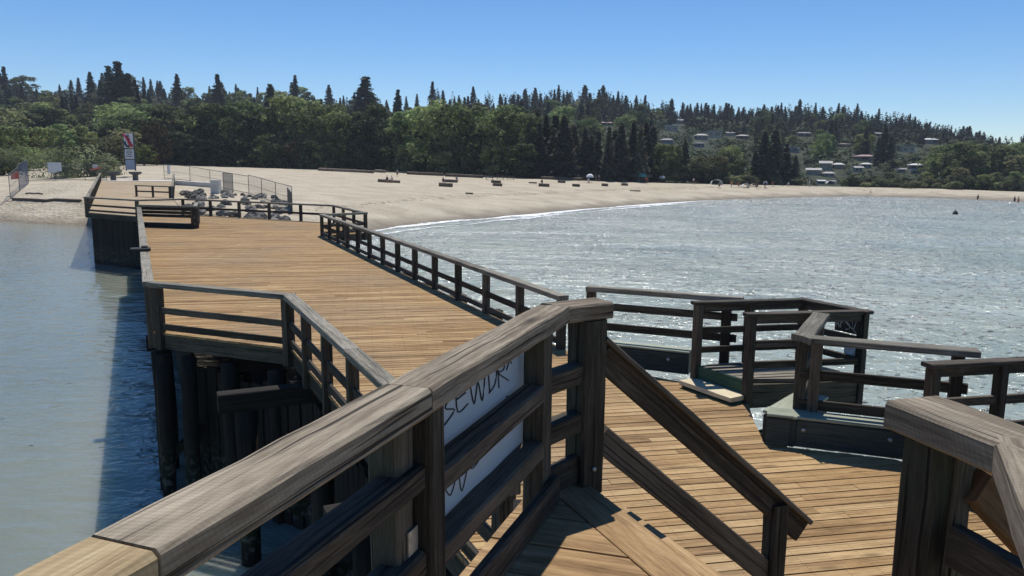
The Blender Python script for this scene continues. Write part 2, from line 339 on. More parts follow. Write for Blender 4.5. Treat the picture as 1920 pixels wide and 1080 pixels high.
def sand_mat():
    m, t, b = newmat('beach_sand'); L = t.links.new
    g = nd(t, 'ShaderNodeNewGeometry'); sx = nd(t, 'ShaderNodeSeparateXYZ'); L(g.outputs['Position'], sx.inputs[0])
    def noi(s, d=5, v=None):
        n = nd(t, 'ShaderNodeTexNoise'); n.inputs['Scale'].default_value = s; n.inputs['Detail'].default_value = d
        if v is not None:
            mp = nd(t, 'ShaderNodeMapping'); mp.inputs['Scale'].default_value = v; L(g.outputs['Position'], mp.inputs[0]); L(mp.outputs[0], n.inputs[0])
        else: L(g.outputs['Position'], n.inputs[0])
        return n.outputs[0]
    n1 = noi(.25); n2 = noi(2.5, 6); n3 = noi(.5, 4, (.25, 1, 1))
    rp = ramp(t, [(.3, (.31, .262, .188)), (.5, (.455, .395, .295)), (.7, (.56, .50, .39))])
    L(math_(t, 'ADD', math_(t, 'MULTIPLY', n1, .5), math_(t, 'ADD', math_(t, 'MULTIPLY', n2, .25), math_(t, 'MULTIPLY', n3, .25))), rp.inputs[0])
    zz = math_(t, 'ADD', sx.outputs[2], math_(t, 'MULTIPLY', math_(t, 'SUBTRACT', n1, .5), .7))
    wet = ramp(t, [(.05, (1, 1, 1)), (.4, (.6, .6, .6)), (.85, (0, 0, 0))]); L(zz, wet.inputs[0])
    c = mixc(t, rp.outputs[0], (.21, .18, .135), wet.outputs[0])
    # wrack lines of weed left by the tide
    zw = math_(t, 'ADD', sx.outputs[2], math_(t, 'MULTIPLY', math_(t, 'SUBTRACT', n3, .5), .9))
    band = math_(t, 'SUBTRACT', 1.0, math_(t, 'MULTIPLY', math_(t, 'ABSOLUTE', math_(t, 'SUBTRACT', zw, 2.0)), 6.0), clamp=True)
    n4 = noi(1.2, 6); wr = ramp(t, [(.47, (0, 0, 0)), (.56, (1, 1, 1))]); L(n4, wr.inputs[0])
    c = mixc(t, c, (.2, .16, .11), math_(t, 'MULTIPLY', math_(t, 'MULTIPLY', band, wr.outputs[0]), .9))
    L(c, b.inputs['Base Color']); b.inputs['Roughness'].default_value = .9; b.inputs['Specular IOR Level'].default_value = .2
    bp = nd(t, 'ShaderNodeBump'); bp.inputs['Strength'].default_value = 1; bp.inputs['Distance'].default_value = .3
    L(math_(t, 'ADD', n2, math_(t, 'MULTIPLY', noi(.8, 4), .8)), bp.inputs['Height']); L(bp.outputs[0], b.inputs['Normal']); return m
def IU(u, T): return float(np.interp(u, TU, T))
grid_terrain('beach', (-1.3, 1.3), 260, lambda u: np.concatenate([[IU(u, TYW) - 14, IU(u, TYW) - 4], np.linspace(IU(u, TYW), IU(u, TYT), 70), [IU(u, TYT) + .01]]), sand_mat())
hm = plain('undergrowth_ground', (.03, .042, .016), 1, .4, .25, c2=(.018, .022, .012))
grid_terrain('hill', (-1.3, 1.3), 140, lambda u: np.concatenate([np.linspace(IU(u, TYT), IU(u, TYR), 40), [IU(u, TYR) + 60, IU(u, TYR) + 200, IU(u, TYR) + 450]]), hm)

# ------------------------------------------------------------------ water
def water_mat():
    m, t, b = newmat('sea_water'); L = t.links.new
    g = nd(t, 'ShaderNodeNewGeometry'); P = g.outputs['Position']; sx = nd(t, 'ShaderNodeSeparateXYZ'); L(P, sx.inputs[0])
    def noi(s, d, rz=0, v=(1, 1, 1), dist=0, rough=.5):
        mp = nd(t, 'ShaderNodeMapping'); mp.inputs['Rotation'].default_value = (0, 0, rz); mp.inputs['Scale'].default_value = v; L(P, mp.inputs[0])
        n = nd(t, 'ShaderNodeTexNoise'); n.inputs['Scale'].default_value = s; n.inputs['Detail'].default_value = d; n.inputs['Distortion'].default_value = dist; n.inputs['Roughness'].default_value = rough
        L(mp.outputs[0], n.inputs[0]); return n.outputs[0]
    # open side (right of the pier line) is choppy, the lee side is calm
    side = math_(t, 'ADD', math_(t, 'MULTIPLY', sx.outputs[0], .906), math_(t, 'MULTIPLY', sx.outputs[1], .4226))
    op = nd(t, 'ShaderNodeMapRange'); op.inputs[1].default_value = -3; op.inputs[2].default_value = 9; L(side, op.inputs[0]); opn = op.outputs[0]
    chop = noi(.8, 3, .5, (1, 1.35, 1), .8, .5); rip = noi(2.6, 3, .2, (1, 1.3, 1), .5); swell = noi(.22, 2, .4, (1, 2.2, 1)); calm = noi(.9, 3, -.2, (1, 2.0, 1), .3)
    gust = noi(.05, 3, .3, (1, 2.2, 1)); gr = ramp(t, [(.36, (.35, .35, .35)), (.62, (1, 1, 1))]); L(gust, gr.inputs[0])
    ho = math_(t, 'ADD', math_(t, 'MULTIPLY', chop, .7), math_(t, 'ADD', math_(t, 'MULTIPLY', rip, .26), math_(t, 'MULTIPLY', swell, 1.5)))
    hc = math_(t, 'ADD', math_(t, 'MULTIPLY', calm, .075), math_(t, 'MULTIPLY', rip, .014))
    amp = math_(t, 'MULTIPLY', ho, math_(t, 'MULTIPLY', gr.outputs[0], 1.0))
    mx = nd(t, 'ShaderNodeMix', data_type='FLOAT'); L(opn, mx.inputs[0]); L(hc, mx.inputs[2]); L(amp, mx.inputs[3])
    bp = nd(t, 'ShaderNodeBump'); bp.inputs['Strength'].default_value = 1; bp.inputs['Distance'].default_value = 1.0
    L(mx.outputs[0], bp.inputs['Height']); L(bp.outputs[0], b.inputs['Normal'])
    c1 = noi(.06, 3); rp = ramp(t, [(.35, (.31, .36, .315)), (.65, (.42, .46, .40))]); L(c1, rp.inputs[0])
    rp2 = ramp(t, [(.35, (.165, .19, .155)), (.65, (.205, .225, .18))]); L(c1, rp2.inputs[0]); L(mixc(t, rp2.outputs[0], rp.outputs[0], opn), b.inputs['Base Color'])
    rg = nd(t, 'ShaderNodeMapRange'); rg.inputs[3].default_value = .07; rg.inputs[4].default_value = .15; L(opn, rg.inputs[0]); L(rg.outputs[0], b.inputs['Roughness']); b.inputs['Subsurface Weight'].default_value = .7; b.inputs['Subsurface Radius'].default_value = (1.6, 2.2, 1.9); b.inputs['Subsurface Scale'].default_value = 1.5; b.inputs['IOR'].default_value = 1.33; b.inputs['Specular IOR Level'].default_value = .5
    return m
def water_mesh():
    # flat sheet plus thousands of added wavelets, tilted to glitter in the sun
    g = np.random.default_rng(3); vs_ = [np.array([(-500, -120, 0), (500, -120, 0), (500, 260, 0), (-500, 260, 0)], float)]
    def wavelets(n, x0, x1, y0, y1, smin, smax, keep):
        x, y = g.uniform(x0, x1, n), g.uniform(y0, y1, n); k = keep(x, y); x, y = x[k], y[k]; n = len(x)
        L = g.uniform(smin, smax, n) * (1 + .004 * y); hw = L * g.uniform(.22, .4, n); tl = np.radians(np.clip(g.normal(25.5, 8, n), 4, 42)); h = hw * np.tan(tl); a = g.normal(0, .42, n)
        c, s_ = np.cos(a), np.sin(a); sk = g.uniform(-.2, .2, n) * L
        loc = [(-L, 0 * L, 0 * L - .01), (sk - L * .2, -hw, 0 * L - .01), (sk + L * .2, -hw, 0 * L - .01), (L, 0 * L, 0 * L - .01), (sk + L * .25, hw * 1.3, 0 * L - .01), (sk - L * .25, hw * 1.3, 0 * L - .01), (sk - L * .35, 0 * L, h), (sk + L * .35, 0 * L, h)]
        vs_.append(np.stack([np.stack([x + lx * c - ly * s_, y + lx * s_ + ly * c, lz], 1) for lx, ly, lz in loc], 1).reshape(-1, 3)); return n
    def side(x, y): return x * .906 + y * .4226
    n = wavelets(185000, -40, 170, 4, 200, .05, .19, lambda x, y: (side(x, y) > 9.5) & (y < np.interp(x / np.maximum(y, 1), TU, TYW) - 1.5) & (np.abs(x / y) < .9) & (g.random(len(x)) < np.clip(.25 + .75 * (.5 + .5 * np.sin(x * .21 + 1.7 * np.sin(y * .11)) * np.sin(y * .17 + x * .07)), 0, 1)))
    n += wavelets(7000, -70, -3, 6, 86, .04, .10, lambda x, y: (side(x, y) < .5) & (y < np.interp(x / np.maximum(y, 1), TU, TYW) - 2) & (np.abs(x / y) < .9) & (g.random(len(x)) < .25))
    v = np.concatenate(vs_); b = 4 + 8 * np.arange(n); q = lambda *i: np.stack([b + k for k in i], 1)
    quads = np.concatenate([[[0, 1, 2, 3]], q(1, 2, 7, 6), q(4, 5, 6, 7)]); tris = np.concatenate([q(0, 1, 6), q(2, 3, 7), q(3, 4, 7), q(5, 0, 6)])
    me = bpy.data.meshes.new('water'); me.vertices.add(len(v)); me.vertices.foreach_set('co', v.astype(np.float32).ravel())
    li = np.concatenate([quads.ravel(), tris.ravel()]).astype(np.int32); me.loops.add(len(li)); me.loops.foreach_set('vertex_index', li)
    st_ = np.concatenate([np.arange(len(quads)) * 4, len(quads) * 4 + np.arange(len(tris)) * 3]).astype(np.int32); me.polygons.add(len(st_)); me.polygons.foreach_set('loop_start', st_); me.update(calc_edges=True); me.validate(); return me
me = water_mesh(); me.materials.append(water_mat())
wo = bpy.data.objects.new('water', me); col.objects.link(wo); tag(wo, kind='structure')

def foam_mat():
    m, t, b = newmat('surf_foam'); L = t.links.new
    b.inputs['Base Color'].default_value = (.8, .82, .82, 1); b.inputs['Roughness'].default_value = .9
    g = nd(t, 'ShaderNodeNewGeometry'); n = nd(t, 'ShaderNodeTexNoise'); n.inputs['Scale'].default_value = .8; n.inputs['Detail'].default_value = 6; n.inputs['Roughness'].default_value = .7; L(g.outputs['Position'], n.inputs[0])
    tone = nd(t, 'ShaderNodeAttribute', attribute_name='tone')
    r = ramp(t, [(.40, (0, 0, 0)), (.47, (1, 1, 1))]); L(math_(t, 'ADD', n.outputs[0], math_(t, 'MULTIPLY', math_(t, 'SUBTRACT', tone.outputs['Fac'], .5), .4)), r.inputs[0])
    L(r.outputs[0], b.inputs['Alpha']); return m
mb = MB(); us = np.linspace(-.19, .29, 160)
for band in (0, 1):
    pts = []
    for u in us:
        y = IU(u, TYW); wv = math.sin(u * 60 + band * 2) * .8 + math.sin(u * 23) * 1.1
        wd = (3.4 if band == 0 else 1.6) * (.7 + .5 * math.sin(u * 41 + band)) * max(.25, 1 - abs(u - .1) / .3)
        y0 = y - 1.0 - band * 6 - abs(wv); pts.append((u, y0, wd))
    for k in range(len(pts) - 1):
        (u, y, d), (u2, y2, d2) = pts[k], pts[k + 1]
        for q, tn in ((-1, .45), (0, .75), (1, .45)):
            a = [(u * (y + q * d), y + q * d, .05), (u2 * (y2 + q * d2), y2 + q * d2, .05), (u2 * (y2 + (q + 1) * d2), y2 + (q + 1) * d2, .05), (u * (y + (q + 1) * d), y + (q + 1) * d, .05)]
            mb.quad(*a, tone=tn - band * .18)
tag(mb.build('surf', foam_mat()), kind='stuff')

# ------------------------------------------------------------------ pier
DZ, LZ = 3.5, 5.2
E1, E2, O = azv(-25), azv(65), V(-4.2, 14.4, 0)
def axis(s, q, z=0): return O + E1 * s + E2 * q + V(0, 0, z)

def clip_boards(mb, poly, az, wd, gap, z0, z1, brk=6.0, dz=None, toner=None):
    d = azv(az); n = V(-d.y, d.x, 0); pn = [(p[0] * d.x + p[1] * d.y, p[0] * n.x + p[1] * n.y) for p in poly]
    lo, hi = min(p[1] for p in pn), max(p[1] for p in pn); o = lo
    def cuts(c):
        r = []
        for i in range(len(pn)):
            (a0, b0), (a1, b1) = pn[i], pn[(i + 1) % len(pn)]
            if (b0 > c) != (b1 > c): r.append(a0 + (c - b0) / (b1 - b0) * (a1 - a0))
        return sorted(r)
    while o < hi - .01:
        c0, c1 = cuts(o + gap / 2), cuts(o + wd - gap / 2)
        if len(c0) != len(c1):
            cm = cuts(o + wd / 2); c0 = c1 = cm
        for k in range(0, len(c0) - 1, 2):
            s0, s1, e0, e1 = c0[k], c1[k], c0[k + 1], c1[k + 1]
            a = max(s0, s1); brks = []
            x = a + random.uniform(.35, 1) * brk
            while x < min(e0, e1) - .8: brks.append(x); x += random.uniform(.6, 1.1) * brk
            st = (s0, s1)
            for bx in brks + [None]:
                en = (e0, e1) if bx is None else (bx, bx)
                q = [(st[0], o + gap / 2), (en[0], o + gap / 2), (en[1], o + wd - gap / 2), (st[1], o + wd - gap / 2)]
                dzj = random.uniform(-.003, .003)
                mb.prism([(u * d.x + v * n.x, u * d.y + v * n.y) for u, v in q], z0, z1 + dzj, u_dir=d, dz=dz)
                st = (en[0] + .004, en[1] + .004)
        o += wd

pier = thing('pier', 'long wooden pier with sunlit tan deck boards on dark piles running to the beach', 'pier')
DECK = [(-20.0, 41.5), (-7.5, 15.7), (-4.2, 14.35), (0.1, 5.4), (0.1, .8), (7.4, .8), (6.7, 4.2), (5.15, 7.45), (4.58, 8.4), (4.8, 8.93), (3.25, 9.45), (3.4, 10.4), (3.56, 11.2), (2.98, 12.15),
        (1.45, 13.35), (1.05, 14.4), (-9.3, 37.6), (-7.45, 38.9), (-10.5, 45.5), (-21.8, 51.3), (-23.8, 49.2)]
mb = MB(); clip_boards(mb, DECK, 79, .15, .018, DZ - .045, DZ, brk=5.5)
mb.build('deck_boards', M_DECK, pier)
def wz(x, y): return max(0, (y - 55)) / 50 * .75
WALK = [(-28.9, 52.6), (-23.9, 49.35), (-21.8, 51.45), (-30.2, 69), (-45.6, 105), (-55.5, 105)]
mb = MB(); clip_boards(mb, WALK, 90, .15, .014, DZ - .045, DZ, brk=5, dz=wz); mb.build('walkway_boards', M_DUST, pier)
# edge beams under the deck rim
mb = MB()
rim = [DECK[0], DECK[1], DECK[2], DECK[3]]
for a, b in list(zip(rim, rim[1:])) + [(DECK[k], DECK[k + 1]) for k in range(15, 20)] + [(DECK[12], DECK[13]), (DECK[13], DECK[14])]:
    a, b = V(*a, DZ - .20), V(*b, DZ - .20); d = (b - a).normalized(); nn = V(d.y, -d.x, 0)
    mb.board(a - nn * .09, b - nn * .09, .12, .30)
for a, b in ((WALK[0], WALK[1]), (WALK[0], WALK[5]), (WALK[2], WALK[3]), (WALK[3], WALK[4])):
    a, b = V(*a, DZ - .20 + wz(*a)), V(*b, DZ - .20 + wz(*b)); d = (b - a).normalized(); mb.board(a, b, .16, .30)
mb.build('edge_beam', M_POST, pier)
def pile(p, ztop, zbot=-1.6, r=.17):
    m_ = MB(); n = 5; lx, ly = random.uniform(-.06, .06), random.uniform(-.06, .06)
    m_.tube([V(p.x + lx * k / n, p.y + ly * k / n, ztop + (zbot - ztop) * k / n) for k in range(n + 1)], [r * random.uniform(.92, 1.1) for _ in range(n + 1)], 10, jit=.22)
    m_.build('pile', M_PILE, pier)
for (a, b) in ((axis(2.2, -2.2, .9), axis(2.2, .1, 2.7)), (axis(2.2, .2, .9), axis(2.2, 2.4, 2.7)), (axis(-1.35, -.3, .8), axis(-1.35, 2.4, 2.7)), (axis(-3.95, -.2, .8), axis(-3.95, 2.4, 2.7))):
    m_ = MB(); m_.board(a, b, .09, .2); m_.build('cross_brace', M_PILE, pier)
mj = MB()
for k in range(-5, 12):
    s = -1.35 + 2.6 * k
    q0 = -2.55 if s > 2.4 else (-1.45 if k == 0 else -.9)
    if k < 0: q0 = 0.3 - 1.0
    q1 = 6.1
    if k < 0: q1 = 6.0
    c = MB(); c.board(axis(s, q0, 2.98), axis(s, q1, 2.98), .30, .32, ch=.012, seg=4, jit=.01); c.build('cap_beam', M_PILE, pier)
    for q in ((-2.2, .1, 2.5, 5.0) if q0 < -2 else (q0 + .45, 2.5, 5.0)):
        if s > -13: pile(axis(s, q), 2.82)
for q in np.arange(-2.3, 5, .62):
    a = 2.8 if q < -.1 else -12
    mj.board(axis(a, q, DZ - .19), axis(27 if q < 0 else 25, q, DZ - .19), .09, .26)
mj.build('joist', M_POST, pier)
for (x, y) in ((-28.3, 53.2), (-26.4, 52.2), (-24.4, 50.6), (-30.5, 58), (-27.5, 57), (-25, 56), (-33.2, 63.5), (-30, 63), (-36, 69), (-33, 69), (-22.2, 47.0), (-20.9, 44), (-19.8, 46), (-17, 47.5), (-14, 46), (-12, 44)):
    pile(V(x, y, 0), 3.2 + wz(x, y))
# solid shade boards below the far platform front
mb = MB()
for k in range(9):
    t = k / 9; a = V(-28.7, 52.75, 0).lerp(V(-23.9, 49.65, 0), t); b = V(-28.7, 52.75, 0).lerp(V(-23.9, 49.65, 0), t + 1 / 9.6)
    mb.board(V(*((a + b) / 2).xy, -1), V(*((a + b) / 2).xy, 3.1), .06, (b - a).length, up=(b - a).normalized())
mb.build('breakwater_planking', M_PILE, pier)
mb = MB()
scr = [V(-9.5, 37.2, 0), V(.75, 14.3, 0), V(1.3, 13.1, 0), V(2.8, 11.9, 0), V(3.2, 9.4, 0), V(4.7, 8.6, 0), V(5.0, 7.3, 0), V(6.5, 4.2, 0)]
for a, b in zip(scr, scr[1:]):
    n = max(1, int((b - a).length / .34)); dd = (b - a).normalized()
    for k in range(n):
        p = a.lerp(b, (k + .5) / n); mb.board(V(p.x, p.y, -1.2), V(p.x, p.y, 2.75 + random.uniform(-.15, .05)), .07, .31, up=dd, ch=0)
mb.build('darkening_screen', M_PILE, pier)  # added screen blocks the bright water beyond and blackens the underside
for a, b in ((V(-19.3, 41.3, 0), V(-6.95, 15.75, 0)), (V(-6.95, 15.75, 0), V(-3.9, 13.6, 0)), (V(-3.9, 13.6, 0), V(.3, 4.6, 0))):
    mb = MB(); n = max(1, int((b - a).length / .34)); dd = (b - a).normalized()
    for k in range(n):
        p = a.lerp(b, (k + .5) / n) + axis(0, .32) - O; mb.board(V(p.x, p.y, -1.2), V(p.x, p.y, 2.75 + random.uniform(-.15, .05)), .07, .31, up=dd, ch=0)
    mb.build('darkening_screen', M_PILE, pier)  # added backing boards that keep the near underside black
for x, y in ((-7.45, 15.9), (-7.15, 15.45), (-6.6, 15.35), (-5.6, 14.9), (-4.5, 14.4), (-8.4, 18.2), (-9.6, 20.6)): pile(V(x, y, 0), 3.05, r=.15)

# railings --------------------------------------------------------
def railing(name, label, pts, z, h=1.05, spacing=1.9, mids=(.47, .13), capw=.22, capt=.10, post=.15, cat='railing', zf=None, cm=None, rm=None, group=None, posts=None, out=0.0, low=.35, ends=(True, True)):
    root = thing(name, label, cat, (pts[0][0], pts[0][1], z), 0, group); o0 = V(pts[0][0], pts[0][1], z)
    cm = cm or M_CAP; rm = rm or M_RAIL; zf = zf or (lambda x, y: 0)
    q = [V(p[0], p[1], z + zf(p[0], p[1])) - o0 for p in pts]
    done = set()
    for i in range(len(q) - 1):
        a, b = q[i], q[i + 1]; d = (b - a).normalized(); L = (b - a).length
        m0 = m1 = 0.0
        if i > 0:
            pd = (q[i] - q[i - 1]).normalized(); an = math.atan2(pd.cross(d).z, pd.dot(d)); m0 = math.tan(an / 2)
        if i < len(q) - 2:
            ndv = (q[i + 2] - b).normalized(); an = math.atan2(d.cross(ndv).z, d.dot(ndv)); m1 = -math.tan(an / 2)
        e0 = a if i > 0 else a - d * .08; e1 = b if i < len(q) - 2 else b + d * .08
        nb = max(1, round(L / 4.2)); 
        c = MB()
        for k in range(nb):
            f0, f1 = k / nb, (k + 1) / nb; g_ = .004
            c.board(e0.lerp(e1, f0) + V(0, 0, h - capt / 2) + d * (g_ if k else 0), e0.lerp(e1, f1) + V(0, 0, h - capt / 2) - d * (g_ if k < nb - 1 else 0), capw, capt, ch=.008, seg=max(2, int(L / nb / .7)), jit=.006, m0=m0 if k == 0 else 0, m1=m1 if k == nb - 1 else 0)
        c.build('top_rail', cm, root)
        for mz in mids:
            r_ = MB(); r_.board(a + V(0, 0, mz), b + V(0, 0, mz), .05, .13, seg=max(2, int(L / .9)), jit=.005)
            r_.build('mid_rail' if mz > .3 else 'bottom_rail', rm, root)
        n = max(1, round(L / spacing))
        fr = posts[i] if posts else [k / n for k in range(n + 1)]
        for f in fr:
            p = a.lerp(b, f); key = (round(p.x, 1), round(p.y, 1))
            if key in done: continue
            done.add(key); nn = V(d.y, -d.x, 0) * out
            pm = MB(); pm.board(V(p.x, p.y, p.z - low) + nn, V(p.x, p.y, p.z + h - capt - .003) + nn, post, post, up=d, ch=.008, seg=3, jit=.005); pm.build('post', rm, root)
    return root
railing('timber_railing', 'long grey timber railing down the left edge of the big sunlit deck', [(-20.0, 41.5), (-7.5, 15.75)], DZ, spacing=2.05, mids=(.80, .64, .47, .30, .13))  # extra close-set rails added to shut the sunlit gap in its water shadow
railing('timber_railing', 'short three-rail railing across the near left corner of the big deck', [(-7.3, 15.62), (-4.2, 14.35)], DZ, posts=[[0.02, .98]])
railing('timber_railing', 'grey railing slanting in from the left corner to beneath the near landing', [(-4.2, 14.35), (-.05, 5.75)], DZ, spacing=1.6)
railing('timber_railing', 'long railing on the right edge of the big deck facing the choppy bay', [(-9.2, 37.3), (0.95, 14.55)], DZ, spacing=1.95, out=-.0)
railing('timber_railing', 'short railing jogging outward at the far right corner of the big deck', [(-9.2, 37.3), (-7.4, 38.9)], DZ, posts=[[.5, 1]])
railing('timber_railing', 'far end railing of the big deck in front of the beach boulders', [(-7.4, 38.9), (-10.5, 45.5), (-21.8, 51.3), (-23.8, 49.2)], DZ, spacing=2.8, mids=(.47,))
railing('timber_railing', 'railing along the front of the far walkway above the dark planking', [(-28.9, 52.55), (-23.9, 49.3)], DZ, spacing=5, mids=(.5, .15))
railing('timber_railing', 'railing climbing the left side of the far walkway to the shore', [(-28.9, 52.75), (-55.5, 105)], DZ, spacing=2.6, zf=wz, mids=(.55, .3))
railing('timber_railing', 'railing on the right side of the far walkway near the shore', [(-30.4, 69.5), (-45.6, 105)], DZ, spacing=2.4, zf=wz, mids=(.75, .5, .25))
railing('timber_railing', 'low cross barrier of two rails halfway along the far walkway', [(-34.6, 71.5), (-30.6, 69.4)], DZ + wz(0, 70), spacing=2.2, mids=(.5,))
# slatted barrier near the far left corner of the deck
sb = thing('slatted_barrier', 'dark slatted timber barrier box at the far left corner of the deck', 'barrier', (-20, 41.5, DZ))
A_, B_, C_ = V(0, 0, 0), V(3.35, -.85, 0), V(1.9, 2.9, 0)
for a, b in ((A_, B_), (B_, C_)):
    m_ = MB(); m_.board(a + V(0, 0, 1.12), b + V(0, 0, 1.12), .2, .1); m_.build('top_rail', M_CAP, sb)
    m_ = MB(); m_.board(a + V(0, 0, .12), b + V(0, 0, .12), .25, .26); m_.build('kerb', M_KERB, sb)
    for zz in (.98, .80, .62): 
        m_ = MB(); m_.board(a + V(0, 0, zz), b + V(0, 0, zz), .05, .16); m_.build('slat', M_RAIL, sb)
for p in (A_, B_, C_, A_.lerp(B_, .97)):
    m_ = MB(); m_.board(p, p + V(0, 0, 1.06), .24, .24, up=(1, 0, 0)); ps = m_.build('post', M_RAIL, sb)
for zz in (.25, .6):
    m_ = MB(); m_.tube([B_ + V(0, -.12, zz), B_ + V(0, -.15, zz)], .03, 8); m_.build('bolt', M_STEEL, sb)
# black bracket on the left rail cap
m_ = MB(); m_.box((0, 0, .05), .5, .28, .09, ch=.02); m_.box((.1, 0, .12), .16, .16, .06, ch=.02)
bp_ = Pz(264, 471, DZ + 1.05); b_ = m_.build('lamp_box', M_BLACK); b_.location = (bp_.x, bp_.y, DZ + 1.05); b_.rotation_euler.z = R(25)
tag(b_, 'small black box fixed on the cap of the left deck railing', 'lamp box')

# right hand kerbs and railings
def kerb(name, label, a, b, w_, zt=.40, mat=None, top=None):
    root = thing(name, label, 'kerb', (a[0], a[1], DZ)); A, B = V(0, 0, 0), V(b[0] - a[0], b[1] - a[1], 0)
    d = (B - A).normalized(); nn = V(-d.y, d.x, 0)
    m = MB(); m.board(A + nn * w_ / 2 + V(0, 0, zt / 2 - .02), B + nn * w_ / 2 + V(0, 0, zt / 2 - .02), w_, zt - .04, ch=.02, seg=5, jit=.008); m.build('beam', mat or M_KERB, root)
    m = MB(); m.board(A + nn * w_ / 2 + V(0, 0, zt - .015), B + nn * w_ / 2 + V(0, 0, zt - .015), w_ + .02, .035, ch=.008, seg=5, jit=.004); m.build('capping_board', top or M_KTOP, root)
    for f in (.25, .8):
        p = A.lerp(B, f) - nn * .003 + V(0, 0, zt * .6); m = MB(); m.tube([p, p - nn * .02], .028, 8); m.build('bolt', M_STEEL, root)
    return root
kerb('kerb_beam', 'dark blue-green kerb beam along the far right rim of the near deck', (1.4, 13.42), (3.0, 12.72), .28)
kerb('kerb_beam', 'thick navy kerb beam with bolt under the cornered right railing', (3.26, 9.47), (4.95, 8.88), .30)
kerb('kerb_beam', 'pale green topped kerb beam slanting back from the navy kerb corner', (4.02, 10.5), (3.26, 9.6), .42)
RZ = 1.37
railing('timber_railing', 'three-rail railing on the blue-green kerb beside the bay', [(1.42, 13.62), (3.75, 12.62)], DZ, h=RZ, mids=(1.02, .66), spacing=2, posts=[[.0, .93]], low=0, capw=.2, capt=.09)
railing('timber_railing', 'cornered railing with sunlit cap standing on the navy kerb', [(4.55, 11.2), (3.72, 9.66), (5.5, 9.02)], DZ, h=RZ, mids=(.88, .48), capw=.24, capt=.08, posts=[[0, .97], [.0, .09, .93]], low=-.38, post=.13)

# loading platforms
def loading_platform(label, off):
    root = thing('loading_platform', label, 'platform', (2.98 + off[0], 12.14 + off[1], DZ), 0, 'railed loading platforms on the right edge of the pier')
    H, H2, N, I = V(0, 0, 0), V(1.82, .38, 0), V(2.36, -.62, 0), V(.56, -.93, 0)
    fz = .34
    m = MB(); clip_boards(m, [tuple(p.xy) for p in (H, H2, N, I)], 79, .155, .045, fz - .045, fz, brk=9); m.build('floor_slats', M_CAP, root)
    d = (I - H).normalized(); nn = V(d.y, -d.x, 0)
    m = MB(); m.board(H + nn * .17 + V(0, 0, .085), I + nn * .17 + V(0, 0, .085), .34, .07, seg=4, jit=.006); m.build('lip_board', M_PALE, root)
    m = MB(); m.board(H + nn * .15 + V(0, 0, .026), I + nn * .15 + V(0, 0, .026), .28, .048); m.build('lip_bearer', M_GREEN, root)
    m = MB(); m.board(H - nn * .02 + V(0, 0, .22), I - nn * .02 + V(0, 0, .22), .06, .22); m.build('green_board', M_GREEN, root)
    m = MB()
    for a, b in ((H, H2), (H2, N), (I, N)): m.board(a + V(0, 0, .1), b + V(0, 0, .1), .08, .36)
    m.build('skirt_beam', M_POST, root)
    for a, b in ((H, H2), (H2, N), (I, N)):
        dd = (b - a).normalized(); ext = .1
        m = MB(); m.board(a - dd * ext + V(0, 0, RZ - .025), b + dd * (ext if b != H2 else 0) + V(0, 0, RZ - .025), .17, .05, ch=.008, seg=4, jit=.004); m.build('top_rail', M_RAIL, root)
        m = MB(); m.board(a + V(0, 0, RZ - .11), b + V(0, 0, RZ - .11), .05, .11); m.build('under_rail', M_RAIL, root)
        for zz in (.90, .58):
            m = MB(); m.board(a + V(0, 0, zz), b + V(0, 0, zz), .06, .10, seg=3, jit=.004); m.build('mid_rail', M_RAIL, root)
    for p, lo in ((H, .1), (H.lerp(H2, .48), .1), (H2, 0), (N, -.2), (I, -.02), (I.lerp(N, .52), .1)):
        m = MB(); m.board(p + V(0, 0, lo), p + V(0, 0, RZ - .055), .12, .12, up=d, seg=3, jit=.004); m.build('post', M_RAIL, root)
    # dark mesh panel with white scribbled tag on the outer side
    p0, p1 = H2.lerp(N, .56), H2.lerp(N, .95); dd = (p1 - p0).normalized(); pn = V(dd.y, -dd.x, 0)
    m = MB(); m.board(p0 + V(0, 0, 1.12), p1 + V(0, 0, 1.12), .015, .3); pan = m.build('mesh_panel', M_BLACK, root)
    m = MB(); L = (p1 - p0).length
    st = [[(.05, .05), (.12, .2), (.19, .05)], [(.08, .1), (.17, .1)], [(.38, .22), (.25, .22), (.25, .05)], [(.25, .14), (.34, .14)], [(.62, .22), (.5, .24), (.48, .16), (.6, .13), (.62, .06), (.48, .04)], [(.7, .2), (.78, .05), (.9, .24)], [(.1, .26), (.9, .02)]]
    for s_ in st:
        q = [p0 + dd * (u * L) + V(0, 0, .98 + v_) + pn * .012 for u, v_ in s_]; m.tube(q, .009, 5, tone=.5)
    m.build('tag_lettering', M_WHITE, pan)
    return root
loading_platform('railed loading platform with pale lip board and dark tagged panel on the rim', (0, 0))
p2 = loading_platform('second railed loading platform, half hidden behind the foreground right post', (1.72, -3.78))
m_ = MB(); m_.board(V(0, 0, -.14), V(0, 0, .14), .30, .006, up=(.88, .47, 0), ch=0); ns = m_.build('notice_sheet', plain('blue_white_sheet', (.45, .58, .68), .5, .3, 9))
ns.location = (5.28, 11.68, DZ + .73); tag(ns, 'creased blue and white sheet hanging on the outer side of the tagged loading platform', 'sheet')

